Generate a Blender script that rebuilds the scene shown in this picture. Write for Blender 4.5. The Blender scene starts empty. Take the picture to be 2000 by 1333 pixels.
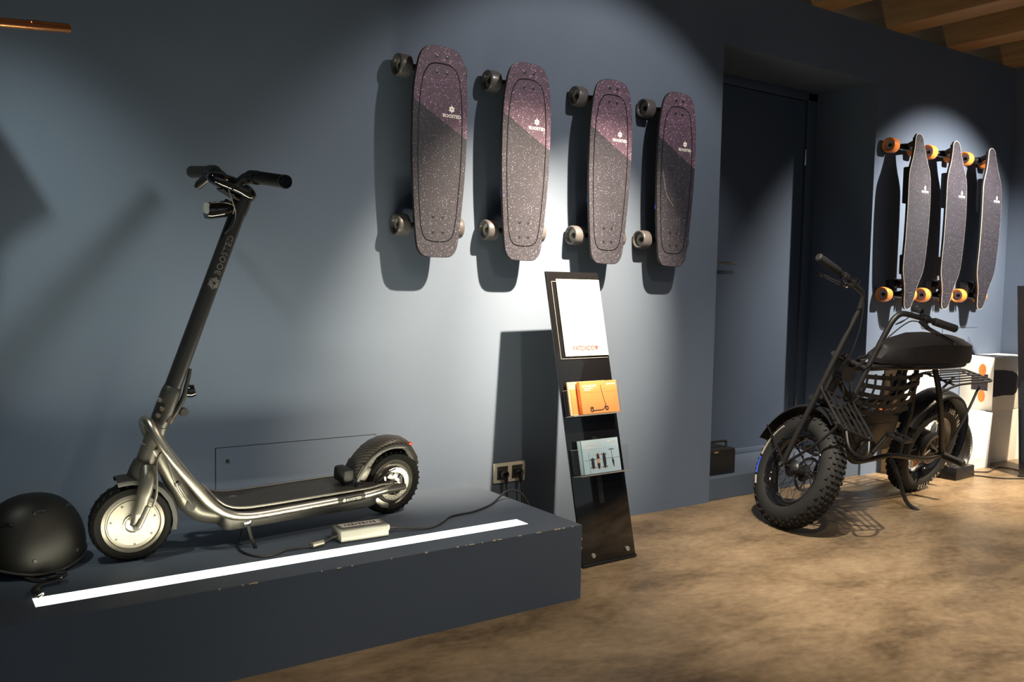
import bpy, bmesh, math, random
from mathutils import Vector, Matrix
random.seed(7)
V = Vector
PI = math.pi
sc = bpy.context.scene
COL = sc.collection

# ---------------------------------------------------------------- camera
def cam_setup():
    f, yaw, pitch, roll, D, H = 1730.97, 0.6075, 0.0633, 0.0201, 2.9184, 1.0303
    F = V((math.sin(yaw)*math.cos(pitch), math.cos(yaw)*math.cos(pitch), -math.sin(pitch)))
    R = V((math.cos(yaw), -math.sin(yaw), 0)); U = R.cross(F)
    c, s = math.cos(roll), math.sin(roll)
    R2 = c*R + s*U; U2 = -s*R + c*U
    cd = bpy.data.cameras.new('camera'); co = bpy.data.objects.new('camera', cd); COL.objects.link(co)
    cd.sensor_width = 36; cd.lens = f/2000*36; cd.clip_start = .05; cd.clip_end = 60
    m = Matrix((( R2.x, U2.x, -F.x, 0), (R2.y, U2.y, -F.y, -D), (R2.z, U2.z, -F.z, H), (0, 0, 0, 1)))
    co.matrix_world = m
    sc.camera = co
cam_setup()

# ---------------------------------------------------------------- world, lights, exposure
wd = bpy.data.worlds.new('world'); sc.world = wd; wd.use_nodes = True
wd.node_tree.nodes['Background'].inputs[0].default_value = (0.80, 0.94, 1.0, 1)
wd.node_tree.nodes['Background'].inputs[1].default_value = 0.34
sc.view_settings.view_transform = 'Standard'; sc.view_settings.look = 'None'
sc.view_settings.exposure = 0.0; sc.view_settings.gamma = 1.0; sc.view_settings.use_curve_mapping = False

def spot(name, loc, aim, power, size, blend, col, rad=.03):
    l = bpy.data.lights.new(name, 'SPOT'); o = bpy.data.objects.new(name, l); COL.objects.link(o)
    l.energy = power; l.spot_size = math.radians(size); l.spot_blend = blend; l.color = col; l.shadow_soft_size = rad
    o.location = loc; o.rotation_euler = (V(aim)-V(loc)).to_track_quat('-Z', 'Y').to_euler()
    return o
WARM = (1.0, .81, .57); MILD = (1.0, .93, .83)
LA = V((2.42, -1.42, 2.58))
spot('ceiling_spot', LA, LA+V((-.035, .62, -.78)), 88, 84, .35, MILD, .022)       # wide halo of the wall washer
spot('ceiling_spot', LA, (1.86, 0, .90), 1300, 34, 1.0, WARM, .022)                # its two hot cores
spot('ceiling_spot', LA+V((.03,0,0)), (2.36, 0, .95), 1150, 33, 1.0, WARM, .022)
spot('ceiling_spot', (5.08, -1.33, 2.28), (5.08, 0, 1.06), 560, 74, .85, MILD, .022)
spot('ceiling_spot', (5.10, -1.65, 2.42), (5.05, -.50, 0), 850, 54, .9, WARM, .022)
spot('ceiling_spot', (2.25, -1.15, 2.5), (3.35, -1.2, 0), 450, 74, 1.0, (1.0,.90,.76), .03)
spot('ceiling_spot', (1.7, -2.4, 2.5), (2.0, -1.3, 0), 100, 100, .9, WARM, .05)
spot('ceiling_spot', (-.257, -.972, 2.55), (.45, 0, .82), 130, 40, 1.0, (.92, 1.0, .86), .05)

# ---------------------------------------------------------------- materials
def pm(name, col, rough=.5, metal=0., spec=.5, coat=0., bump=None, vary=None, emit=None, trans=0., ior=1.45, alpha=1.):
    m = bpy.data.materials.new(name); m.use_nodes = True
    nt = m.node_tree; b = nt.nodes['Principled BSDF']
    b.inputs['Base Color'].default_value = (*col, 1); b.inputs['Roughness'].default_value = rough
    b.inputs['Metallic'].default_value = metal; b.inputs['Specular IOR Level'].default_value = spec
    b.inputs['Coat Weight'].default_value = coat; b.inputs['Coat Roughness'].default_value = .05
    b.inputs['Transmission Weight'].default_value = trans; b.inputs['IOR'].default_value = ior
    b.inputs['Alpha'].default_value = alpha
    tc = nt.nodes.new('ShaderNodeTexCoord')
    if vary:
        sca, amt = vary
        n = nt.nodes.new('ShaderNodeTexNoise'); n.inputs['Scale'].default_value = sca; n.inputs['Detail'].default_value = 5
        nt.links.new(tc.outputs['Object'], n.inputs['Vector'])
        mx = nt.nodes.new('ShaderNodeMix'); mx.data_type = 'RGBA'
        mx.inputs['A'].default_value = (*[c*(1-amt) for c in col], 1); mx.inputs['B'].default_value = (*[min(1, c*(1+amt)) for c in col], 1)
        nt.links.new(n.outputs['Fac'], mx.inputs['Factor']); nt.links.new(mx.outputs['Result'], b.inputs['Base Color'])
    if bump:
        sca, st = bump
        n = nt.nodes.new('ShaderNodeTexNoise'); n.inputs['Scale'].default_value = sca; n.inputs['Detail'].default_value = 3
        nt.links.new(tc.outputs['Object'], n.inputs['Vector'])
        bp = nt.nodes.new('ShaderNodeBump'); bp.inputs['Strength'].default_value = st; bp.inputs['Distance'].default_value = .002
        nt.links.new(n.outputs['Fac'], bp.inputs['Height']); nt.links.new(bp.outputs['Normal'], b.inputs['Normal'])
    if emit:
        b.inputs['Emission Color'].default_value = (*emit[0], 1); b.inputs['Emission Strength'].default_value = emit[1]
    return m

M = {}
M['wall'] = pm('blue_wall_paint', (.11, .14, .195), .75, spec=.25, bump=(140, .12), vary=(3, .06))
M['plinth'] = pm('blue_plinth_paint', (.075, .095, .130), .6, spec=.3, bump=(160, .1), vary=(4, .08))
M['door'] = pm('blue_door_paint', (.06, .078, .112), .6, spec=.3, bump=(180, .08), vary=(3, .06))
M['chip'] = pm('bare_wood_chip', (.62, .50, .34), .8)
M['black'] = pm('satin_black', (.012, .012, .013), .38)
M['blackm'] = pm('matte_black', (.014, .014, .015), .62, bump=(300, .15))
M['gloss'] = pm('gloss_black', (.006, .006, .007), .06, coat=.6)
M['rubber'] = pm('tyre_rubber', (.013, .0125, .012), .78, bump=(220, .2), vary=(60, .15))
M['bikeblack'] = pm('bike_black_paint', (.011, .0105, .0105), .42, bump=(260, .08))
M['seat'] = pm('seat_vinyl', (.014, .013, .014), .55, bump=(420, .5))
M['silver'] = pm('brushed_aluminium', (.46, .43, .37), .33, 1.0, bump=(300, .04))
M['silverd'] = pm('grey_metal_paint', (.115, .108, .097), .40, .75, bump=(350, .04))
M['gun'] = pm('dark_gunmetal', (.050, .048, .046), .42, .6, bump=(300, .05))
M['chrome'] = pm('chrome', (.80, .78, .74), .10, 1.0)
M['cable'] = pm('black_cable', (.018, .017, .018), .32)
M['cream'] = pm('cream_plastic', (.74, .70, .60), .45)
M['wheelgrey'] = pm('grey_urethane', (.078, .072, .076), .36, coat=.15, vary=(50, .1))
M['wheelorange'] = pm('orange_urethane', (.88, .265, .050), .38, coat=.2)
M['core'] = pm('wheel_core', (.34, .34, .29), .4)
M['corel'] = pm('wheel_core_lilac', (.42, .36, .38), .4)
M['paper'] = pm('white_paper', (.33, .32, .30), .7)
M['card'] = pm('white_cardboard', (.82, .79, .72), .65, vary=(4, .03))
M['brown'] = pm('brown_cardboard', (.30, .20, .10), .8, vary=(30, .15))
M['orange'] = pm('orange_card', (.72, .27, .085), .55)
M['orangeD'] = pm('orange_shade_card', (.86, .27,.08), .55)
M['peach'] = pm('peach_card', (.70, .45, .27), .55)
M['sky'] = pm('pale_blue_card', (.55, .70, .79), .5)
M['skyd'] = pm('blue_card_fold', (.13, .26, .37), .5)
M['ink'] = pm('dark_print_ink', (.035, .025, .03), .6)
M['inkred'] = pm('faded_red_ink', (.13, .035, .035), .7)
M['inkgrey'] = pm('grey_ink', (.42, .40, .37), .7)
M['inkpale'] = pm('pale_grey_ink', (.50, .48, .45), .7)
M['inkfaint'] = pm('faint_grey_ink', (.17, .16, .15), .7)
M['tyre'] = pm('smooth_tyre_rubber', (.0045, .0043, .0042), .8, spec=.15)
M['inkwhite'] = pm('white_print', (.86, .84, .78), .6)
M['decal'] = pm('grey_decal', (.20, .19, .18), .5)
M['tyrewhite'] = pm('white_tyre_lettering', (.40, .37, .32), .7)
M['red'] = pm('red_lens', (.60, .04, .02), .2, coat=.5)
M['lens'] = pm('lamp_lens', (.45, .45, .44), .12, spec=.6)
M['bluechip'] = pm('blue_reflector', (.03, .09, .60), .25)
M['purple'] = pm('violet_badge', (.42, .40, .60), .2, .8)
def acrylic_mat():
    m = bpy.data.materials.new('clear_acrylic'); m.use_nodes = True; nt = m.node_tree; nt.nodes.clear(); N = nt.nodes.new; L = nt.links.new
    o = N('ShaderNodeOutputMaterial'); t = N('ShaderNodeBsdfTransparent'); t.inputs[0].default_value = (.985,.99,.99,1); g = N('ShaderNodeBsdfGlossy'); g.inputs['Roughness'].default_value = .04
    fr = N('ShaderNodeFresnel'); fr.inputs[0].default_value = 1.18; x = N('ShaderNodeMixShader'); L(fr.outputs[0], x.inputs[0]); L(t.outputs[0], x.inputs[1]); L(g.outputs[0], x.inputs[2]); L(x.outputs[0], o.inputs[0])
    return m
M['acrylic'] = acrylic_mat()
M['acryledge'] = pm('acrylic_cut_edge', (.30, .29, .28), .3)  # pale colour stands in for the light that acrylic edges catch
M['stud'] = pm('steel_stud', (.34, .31, .28), .35, .3)
M['hub'] = pm('turned_alloy', (.20, .185, .16), .42, .85)
M['helmet'] = pm('matte_helmet_black', (.0055, .005, .0046), .48, spec=.32)
M['charger'] = pm('charger_plastic', (.10, .098, .092), .3)
M['copper'] = pm('copper_pipe', (.55, .24, .11), .25, 1.0)
M['led'] = pm('led_diffuser', (.9, .88, .8), .5, emit=((1.0, .95, .70), 54.0))

def grip_mat(name, ca, cb, k, c0):
    # grit tape: two-tone print split by the slanted line  z = c0 + k*x  in board coordinates
    m = bpy.data.materials.new(name); m.use_nodes = True; nt = m.node_tree; b = nt.nodes['Principled BSDF']; N = nt.nodes.new; L = nt.links.new
    tc = N('ShaderNodeTexCoord'); sp = N('ShaderNodeSeparateXYZ'); L(tc.outputs['Object'], sp.inputs[0])
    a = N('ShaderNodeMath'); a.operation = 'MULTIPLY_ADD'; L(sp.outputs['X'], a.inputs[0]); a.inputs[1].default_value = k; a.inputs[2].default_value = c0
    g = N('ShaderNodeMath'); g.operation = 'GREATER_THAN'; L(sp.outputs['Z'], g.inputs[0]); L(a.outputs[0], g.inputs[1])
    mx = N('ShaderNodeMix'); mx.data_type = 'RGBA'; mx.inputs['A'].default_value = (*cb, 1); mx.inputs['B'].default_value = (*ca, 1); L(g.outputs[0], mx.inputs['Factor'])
    vo = N('ShaderNodeTexVoronoi'); vo.inputs['Scale'].default_value = 520; L(tc.outputs['Object'], vo.inputs['Vector'])
    s2 = N('ShaderNodeSeparateColor'); L(vo.outputs['Color'], s2.inputs[0])
    pw = N('ShaderNodeMath'); pw.operation = 'POWER'; L(s2.outputs[0], pw.inputs[0]); pw.inputs[1].default_value = 48
    ml = N('ShaderNodeMath'); ml.operation = 'MULTIPLY_ADD'; L(pw.outputs[0], ml.inputs[0]); ml.inputs[1].default_value = 14.0; ml.inputs[2].default_value = 1.0  # rare bright specks painted into the colour imitate grit sparkle
    fz = N('ShaderNodeMapRange'); L(s2.outputs[1], fz.inputs[0]); fz.inputs[3].default_value = .55; fz.inputs[4].default_value = 1.45
    m2 = N('ShaderNodeMath'); m2.operation = 'MULTIPLY'; L(ml.outputs[0], m2.inputs[0]); L(fz.outputs[0], m2.inputs[1]); ml = m2
    vm = N('ShaderNodeVectorMath'); vm.operation = 'SCALE'; L(mx.outputs['Result'], vm.inputs[0]); L(ml.outputs[0], vm.inputs['Scale'])
    L(vm.outputs[0], b.inputs['Base Color'])
    b.inputs['Specular IOR Level'].default_value = .32
    ro = N('ShaderNodeMapRange'); L(s2.outputs[1], ro.inputs[0]); ro.inputs[3].default_value = .45; ro.inputs[4].default_value = .8; L(ro.outputs[0], b.inputs['Roughness'])
    bp = N('ShaderNodeBump'); bp.inputs['Strength'].default_value = .45; bp.inputs['Distance'].default_value = .0015; L(s2.outputs[2], bp.inputs['Height']); L(bp.outputs[0], b.inputs['Normal'])
    return m
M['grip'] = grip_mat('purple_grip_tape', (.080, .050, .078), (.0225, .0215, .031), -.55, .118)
M['gripl'] = grip_mat('grey_grip_tape', (.027, .0235, .031), (.022, .020, .026), -.55, .15)

def carbon_mat():
    m = pm('carbon_weave', (.03, .028, .026), .42); nt = m.node_tree; b = nt.nodes['Principled BSDF']; N = nt.nodes.new; L = nt.links.new
    tc = N('ShaderNodeTexCoord'); w = N('ShaderNodeTexWave'); w.bands_direction = 'DIAGONAL'; w.inputs['Scale'].default_value = 36; w.inputs['Distortion'].default_value = .3
    L(tc.outputs['Object'], w.inputs['Vector'])
    mx = N('ShaderNodeMix'); mx.data_type = 'RGBA'; mx.inputs['A'].default_value = (.016, .015, .014, 1); mx.inputs['B'].default_value = (.075, .068, .058, 1)
    L(w.outputs['Fac'], mx.inputs['Factor']); L(mx.outputs['Result'], b.inputs['Base Color'])
    bp = N('ShaderNodeBump'); bp.inputs['Strength'].default_value = .4; bp.inputs['Distance'].default_value = .001; L(w.outputs['Fac'], bp.inputs['Height']); L(bp.outputs[0], b.inputs['Normal'])
    return m
M['carbon'] = carbon_mat()

def floor_mat():
    m = pm('polished_concrete', (.3, .22, .14), .4); nt = m.node_tree; b = nt.nodes['Principled BSDF']; N = nt.nodes.new; L = nt.links.new
    tc = N('ShaderNodeTexCoord')
    mp = N('ShaderNodeMapping'); mp.inputs['Scale'].default_value = (1, 1.7, 1); mp.inputs['Rotation'].default_value = (0, 0, .4); L(tc.outputs['Object'], mp.inputs[0])
    n1 = N('ShaderNodeTexNoise'); n1.inputs['Scale'].default_value = 1.9; n1.inputs['Detail'].default_value = 7; n1.inputs['Roughness'].default_value = .68; n1.inputs['Distortion'].default_value = .35; L(mp.outputs[0], n1.inputs['Vector'])
    n2 = N('ShaderNodeTexNoise'); n2.inputs['Scale'].default_value = 26; n2.inputs['Detail'].default_value = 6; L(mp.outputs[0], n2.inputs['Vector'])
    r = N('ShaderNodeValToRGB'); e = r.color_ramp.elements
    e[0].position = .34; e[0].color = (.100, .067, .036, 1); e[1].position = .68; e[1].color = (.295, .213, .128, 1)
    k = e.new(.5); k.color = (.195, .136, .078, 1)
    ad = N('ShaderNodeMath'); ad.operation = 'MULTIPLY_ADD'; L(n2.outputs['Fac'], ad.inputs[0]); ad.inputs[1].default_value = .30; L(n1.outputs['Fac'], ad.inputs[2])
    sb = N('ShaderNodeMath'); sb.operation = 'SUBTRACT'; L(ad.outputs[0], sb.inputs[0]); sb.inputs[1].default_value = .15
    L(sb.outputs[0], r.inputs[0]); L(r.outputs[0], b.inputs['Base Color'])
    mr = N('ShaderNodeMapRange'); L(n1.outputs['Fac'], mr.inputs[0]); mr.inputs[3].default_value = .30; mr.inputs[4].default_value = .55; L(mr.outputs[0], b.inputs['Roughness'])
    bp = N('ShaderNodeBump'); bp.inputs['Strength'].default_value = .15; bp.inputs['Distance'].default_value = .002; L(n2.outputs['Fac'], bp.inputs['Height']); L(bp.outputs[0], b.inputs['Normal'])
    return m
M['floor'] = floor_mat()

def wood_mat(name, c0, c1):
    m = pm(name, c1, .5); nt = m.node_tree; b = nt.nodes['Principled BSDF']; N = nt.nodes.new; L = nt.links.new
    tc = N('ShaderNodeTexCoord'); mp = N('ShaderNodeMapping'); mp.inputs['Scale'].default_value = (14, 1.2, 14); L(tc.outputs['Object'], mp.inputs[0])
    n = N('ShaderNodeTexNoise'); n.inputs['Scale'].default_value = 2.4; n.inputs['Detail'].default_value = 6; n.inputs['Distortion'].default_value = .5; L(mp.outputs[0], n.inputs['Vector'])
    mx = N('ShaderNodeMix'); mx.data_type = 'RGBA'; mx.inputs['A'].default_value = (*c0, 1); mx.inputs['B'].default_value = (*c1, 1)
    L(n.outputs['Fac'], mx.inputs['Factor']); L(mx.outputs['Result'], b.inputs['Base Color'])
    return m
M['beam'] = wood_mat('brown_beam_wood', (.22, .115, .042), (.52, .30, .12))
M['plank'] = wood_mat('dark_plank_wood', (.045, .028, .018), (.10, .062, .036))

# ---------------------------------------------------------------- mesh helpers
class MB:
    def __init__(s): s.v = []; s.f = []
    def add(s, vs, fs, T=None):
        o = len(s.v)
        s.v += [T @ V(p) if T else V(p) for p in vs]
        s.f += [tuple(i+o for i in f) for f in fs]
        return s
    def box(s, c, d, R=None):
        c = V(c); d = V(d)*.5
        vs = [V((x*d.x, y*d.y, z*d.z)) for x in (-1, 1) for y in (-1, 1) for z in (-1, 1)]
        if R is not None: vs = [R @ p for p in vs]
        return s.add([c+p for p in vs], [(0,1,3,2),(4,6,7,5),(0,4,5,1),(2,3,7,6),(0,2,6,4),(1,5,7,3)])
    def tube(s, pts, r, n=10, closed=False, sq=None):
        pts = [V(p) for p in pts]; m = len(pts)
        rs = r if isinstance(r, (list, tuple)) else [r]*m
        tg = []
        for i in range(m):
            a = pts[i-1] if (i or closed) else pts[0]; b = pts[(i+1) % m] if (i < m-1 or closed) else pts[-1]
            t = b-a; tg.append(t.normalized() if t.length > 1e-9 else V((0,0,1)))
        up = V((0,0,1)) if abs(tg[0].z) < .9 else V((1,0,0))
        nx = tg[0].cross(up).normalized(); vs = []; fs = []
        for i in range(m):
            if i: nx = (nx - tg[i]*nx.dot(tg[i])).normalized()
            ny = tg[i].cross(nx)
            for k in range(n):
                q = 2*PI*k/n
                cx, cy = math.cos(q), math.sin(q)
                if sq: cx, cy = cx*sq[0], cy*sq[1]
                vs.append(pts[i]+(nx*cx+ny*cy)*rs[i])
        for i in range(m if closed else m-1):
            for k in range(n):
                a, b = i*n+k, i*n+(k+1) % n; c, d = ((i+1) % m)*n+(k+1) % n, ((i+1) % m)*n+k
                fs.append((a,b,c,d))
        if not closed:
            fs.append(tuple(range(n-1,-1,-1))); fs.append(tuple((m-1)*n+k for k in range(n)))
        return s.add(vs, fs)
    def lathe(s, prof, o, ax, n=32, loop=False):
        o = V(o); ax = V(ax).normalized(); u = ax.cross(V((0,0,1)) if abs(ax.z) < .9 else V((1,0,0))).normalized(); w = ax.cross(u)
        vs = []; fs = []; m = len(prof)
        for k in range(n):
            q = 2*PI*k/n; d = u*math.cos(q)+w*math.sin(q)
            for r, h in prof: vs.append(o+ax*h+d*r)
        for k in range(n):
            k2 = (k+1) % n
            for i in range(m if loop else m-1):
                j = (i+1) % m
                fs.append((k*m+i, k*m+j, k2*m+j, k2*m+i))
        if not loop:
            if prof[0][0] > 1e-6: fs.append(tuple(k*m for k in range(n)))
            if prof[-1][0] > 1e-6: fs.append(tuple(k*m+m-1 for k in range(n-1,-1,-1)))
        return s.add(vs, fs)
    def prism(s, ol, fn, h0, h1):
        n = len(ol); vs = [fn(x,y,h0) for x,y in ol]+[fn(x,y,h1) for x,y in ol]
        fs = [tuple(range(n-1,-1,-1)), tuple(range(n,2*n))]+[(i,(i+1)%n,n+(i+1)%n,n+i) for i in range(n)]
        return s.add(vs, fs)
    def build(s, name, mat, parent=None, smooth=35, bevel=0, seg=2, T=None):
        me = bpy.data.meshes.new(name)
        me.from_pydata([tuple(T @ p) if T else tuple(p) for p in s.v], [], s.f)
        bm = bmesh.new(); bm.from_mesh(me)
        bmesh.ops.remove_doubles(bm, verts=bm.verts, dist=1e-6)
        bmesh.ops.recalc_face_normals(bm, faces=bm.faces)
        if bevel: 
            es = [e for e in bm.edges if len(e.link_faces) == 2 and e.calc_face_angle(0) > .5]
            bmesh.ops.bevel(bm, geom=es, offset=bevel, segments=seg, affect='EDGES', profile=.5, clamp_overlap=True)
        bm.to_mesh(me); bm.free()
        if smooth: me.shade_smooth(); me.set_sharp_from_angle(angle=math.radians(smooth))
        me.materials.append(M[mat] if isinstance(mat, str) else mat)
        return link(name, me, parent)
def link(name, me, parent=None):
    o = bpy.data.objects.new(name, me); COL.objects.link(o)
    if parent: o.parent = parent
    return o
def spl(pts, k=6, closed=False):
    P = [V(p) for p in pts]; n = len(P); out = []
    for i in range(n if closed else n-1):
        p0 = P[(i-1) % n] if (closed or i) else P[0]*2-P[1]; p1 = P[i]; p2 = P[(i+1) % n]
        p3 = P[(i+2) % n] if (closed or i+2 < n) else P[-1]*2-P[-2]
        for j in range(k):
            t = j/k
            out.append(.5*((2*p1)+(p2-p0)*t+(2*p0-5*p1+4*p2-p3)*t*t+(3*p1-p0-3*p2+p3)*t**3))
    if not closed: out.append(P[-1])
    return out
def thing(name, label, cat, M4=None, group=None):
    o = bpy.data.objects.new(name, None); COL.objects.link(o); o.empty_display_size = .05
    o['label'] = label; o['category'] = cat
    if group: o['group'] = group
    if M4 is not None: o.matrix_world = M4
    return o
def tag(o, label, cat, group=None):
    o['label'] = label; o['category'] = cat
    if group: o['group'] = group
    return o
def struct(o): o['kind'] = 'structure'; return o
def TR(x, y, z, rz=0): return Matrix.Translation((x,y,z)) @ Matrix.Rotation(rz, 4, 'Z')
def frame(o, x, y, z):
    m = Matrix((( x.x,y.x,z.x,o.x),(x.y,y.y,z.y,o.y),(x.z,y.z,z.z,o.z),(0,0,0,1))); return m
def circ(n, r, cx=0, cy=0): return [(cx+r*math.cos(2*PI*k/n), cy+r*math.sin(2*PI*k/n)) for k in range(n)]
def text_mesh(body, size, ext=.0002, bold=0., space=1.):
    cu = bpy.data.curves.new('t', 'FONT'); cu.body = body; cu.size = size; cu.extrude = ext; cu.align_x = 'CENTER'; cu.align_y = 'CENTER'; cu.resolution_u = 3
    cu.offset = bold; cu.space_character = space
    ob = bpy.data.objects.new('t', cu); COL.objects.link(ob)
    dg = bpy.context.evaluated_depsgraph_get(); me = bpy.data.meshes.new_from_object(ob.evaluated_get(dg))
    bpy.data.objects.remove(ob); bpy.data.curves.remove(cu)
    return me
def put_text(name, body, size, T, mat, parent, bold=0., space=1., ext=.0002):
    me = text_mesh(body, size, ext, bold, space); me.transform(T); me.name = name; me.materials.clear(); me.materials.append(M[mat])
    return link(name, me, parent)
def emblem(mb, fn, s, solid=True):
    # three-fold swirl badge
    if solid:
        ol = []
        for k in range(36):
            q = 2*PI*k/36; ol.append((s*(.86+.16*math.cos(6*q))*math.cos(q+PI/2), s*(.86+.16*math.cos(6*q))*math.sin(q+PI/2)))
        hole = [(s*.34*math.cos(PI/2+2*PI*k/3+ (0)), s*.34*math.sin(PI/2+2*PI*k/3)) for k in range(3)]
        hp = []
        for k in range(36):
            a = k/12; i = int(a) % 3; t = a-int(a); p, q = hole[i], hole[(i+1) % 3]; hp.append((p[0]*(1-t)+q[0]*t, p[1]*(1-t)+q[1]*t))
        vs = [fn(x,y,0) for x,y in ol]+[fn(x,y,0) for x,y in hp]
        mb.add(vs, [(i,(i+1)%36,36+(i+1)%36,36+i) for i in range(36)])
    else:
        for k in range(3):
            q0 = PI/2+2*PI*k/3
            for j in range(3):
                r = s*(.42+.25*j); w = s*.06
                for sg in (-1, 1):
                    pa = []; 
                    for i in range(6):
                        t = i/5; rr = r*(1-.28*math.sin(PI*t)); q = q0+sg*t*PI/3*.93
                        pa.append((rr*math.cos(q), rr*math.sin(q)))
                    vs = []; 
                    for i,(x,y) in enumerate(pa):
                        l = math.hypot(x,y); vs += [fn(x*(1-w/l), y*(1-w/l), 0), fn(x*(1+w/l), y*(1+w/l), 0)]
                    mb.add(vs, [(2*i,2*i+1,2*i+3,2*i+2) for i in range(5)])

# ================================================================ SETTING
ZC = 2.474; XN0, XN1, ZN = 3.205, 4.43, 2.175; XR = 5.91; YD = .39
mb = MB(); mb.add([(-3,-6,0),(9,-6,0),(9,1,0),(-3,1,0)], [(0,1,2,3)])
struct(mb.build('floor', 'floor', smooth=0))
# main wall with the door niche cut through
mb = MB()
def quad(a,b,c,d): mb.add([a,b,c,d], [(0,1,2,3)])
quad((-3,0,0),(XN0,0,0),(XN0,0,ZC),(-3,0,ZC))
quad((XN0,0,ZN),(XN1,0,ZN),(XN1,0,ZC),(XN0,0,ZC))
quad((XN1,0,0),(XR,0,0),(XR,0,ZC),(XN1,0,ZC))
quad((XN0,0,0),(XN0,0,ZN),(XN0,YD+.06,ZN),(XN0,YD+.06,0))
quad((XN1,0,0),(XN1,0,ZN),(XN1,YD+.06,ZN),(XN1,YD+.06,0))
quad((XN0,0,ZN),(XN1,0,ZN),(XN1,YD+.06,ZN),(XN0,YD+.06,ZN))
quad((XN0,YD+.06,0),(XN1,YD+.06,0),(XN1,YD+.06,ZN),(XN0,YD+.06,ZN))
quad((-3,0,ZC),(XR,0,ZC),(XR,.5,ZC),(-3,.5,ZC))
wall = struct(mb.build('wall_back', 'wall', smooth=0))
# flush access panels
def access(x0,x1,z0,z1):
    g = .0025
    MB().box(((x0+x1)/2,-.0004,(z0+z1)/2),(x1-x0,.0008,z1-z0)).build('panel_joint', 'black', wall, smooth=0)
    return MB().box(((x0+x1)/2,-.0012,(z0+z1)/2),(x1-x0-2*g,.0024,z1-z0-2*g)).build('access_panel', 'wall', wall, smooth=0)
pn = access(.85,1.432,.25,.476)
MB().lathe([(0,.004),(.005,.004),(.006,.001),(.006,0)], (.89,-.0024,.43), (0,-1,0), 14).build('screw', 'gun', pn)
access(5.20,5.608,.36,.822)
mb = MB(); quad((XR,-6,0),(XR,.1,0),(XR,.1,ZC+.3),(XR,-6,ZC+.3)); struct(mb.build('wall_right', 'wall', smooth=0))
mb = MB(); quad((-3,-6,0),(-3,.1,0),(-3,.1,ZC+.3),(-3,-6,ZC+.3)); struct(mb.build('wall_left', 'wall', smooth=0))
# ceiling: dark boards over brown beams
mb = MB(); mb.box(((XR-3)/2, -1.35, ZC+.31), (XR+3, 3.8, .04)); ceil = struct(mb.build('ceiling', 'plank', smooth=0))
for x0, x1 in [(.02,.19),(.66,.83),(1.29,1.46),(1.93,2.10),(2.57,2.74),(3.20,3.37),(3.836,4.013),(4.487,4.664),(5.095,5.278),(5.755,5.90)]:
    MB().box(((x0+x1)/2, -1.45, ZC+.145), (x1-x0, 3.9, .29)).build('beam', 'beam', ceil, bevel=.006)
    for y in [-5.2+.55*k for k in range(0)]: pass
for k in range(22):
    y = -.02-.13*k
    MB().box(((XR-.5)/2+1.4, y-.064, ZC+.286), (XR-1.8, .122, .012)).build('ceiling_board', 'plank', ceil, smooth=0, bevel=.003, seg=1)
# step in the niche
st = struct(MB().box(((XN0+XN1)/2, (.012+YD+.05)/2, .0555), (XN1-XN0-.004, YD+.038, .111)).build('trim_1', 'plinth', smooth=0, bevel=.003))
# door
door = struct(thing('door_1', 'dark blue flush door set back in a niche', 'door', TR(0,0,0)))
del door['category'], door['label']
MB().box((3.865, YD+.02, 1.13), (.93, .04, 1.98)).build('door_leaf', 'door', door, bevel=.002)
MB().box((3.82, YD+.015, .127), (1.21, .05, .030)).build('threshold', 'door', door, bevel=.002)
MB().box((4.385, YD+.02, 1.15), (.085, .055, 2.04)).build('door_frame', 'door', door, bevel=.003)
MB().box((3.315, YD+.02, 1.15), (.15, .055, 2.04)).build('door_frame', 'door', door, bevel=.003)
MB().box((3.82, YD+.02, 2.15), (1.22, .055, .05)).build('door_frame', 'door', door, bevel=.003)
for z in (.37,1.80): MB().tube([(4.335,YD-.008,z-.045),(4.335,YD-.008,z+.045)], .007, 10).build('hinge', 'chrome', door)
hd = MB(); hd.tube(spl([(3.55,YD,1.165),(3.55,YD-.03,1.165),(3.56,YD-.055,1.166),(3.60,YD-.06,1.168),(3.72,YD-.058,1.17)],5), .008, 10); h = hd.build('door_handle', 'silver', door)
MB().lathe([(0,.012),(.024,.012),(.025,0)], (3.55,YD,1.165), (0,-1,0), 20).build('rose', 'chrome', h)
MB().box((3.55,YD-.003,1.03),(.045,.006,.012)).build('keyhole_plate', 'black', h)

# ================================================================ DISPLAY PLATFORM
XP, YP, ZP = 1.838, -.70, .247
pl = thing('display_platform', 'low dark blue display platform along the wall with a glowing light strip', 'platform', TR(0,0,0))
mb = MB()
sx0, sx1, sy0, sy1 = .256, 1.692, -.600, -.532
X0 = -3
a = [(X0,YP),(XP,YP),(XP,-.001),(X0,-.001)]; b = [(sx0,sy0),(sx1,sy0),(sx1,sy1),(sx0,sy1)]
vs = [(x,y,ZP) for x,y in a]+[(x,y,ZP) for x,y in b]+[(x,y,0.0) for x,y in a]+[(x,y,ZP-.039) for x,y in b]
mb.add(vs, [(i,(i+1)%4,4+(i+1)%4,4+i) for i in range(4)]+[(i,8+i,8+(i+1)%4,(i+1)%4) for i in range(4)]+[(4+i,4+(i+1)%4,12+(i+1)%4,12+i) for i in range(4)]+[(12,13,14,15)])
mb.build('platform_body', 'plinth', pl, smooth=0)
MB().prism([(sy0+.001,ZP-.0015),(sy1-.001,ZP-.034),(sy1-.001,ZP-.038),(sy0+.001,ZP-.038)], lambda y,z,h: V((h,y,z)), sx0+.001, sx1-.001).build('light_strip', 'led', pl, smooth=0)['label'] = 'glowing white light strip'
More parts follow.
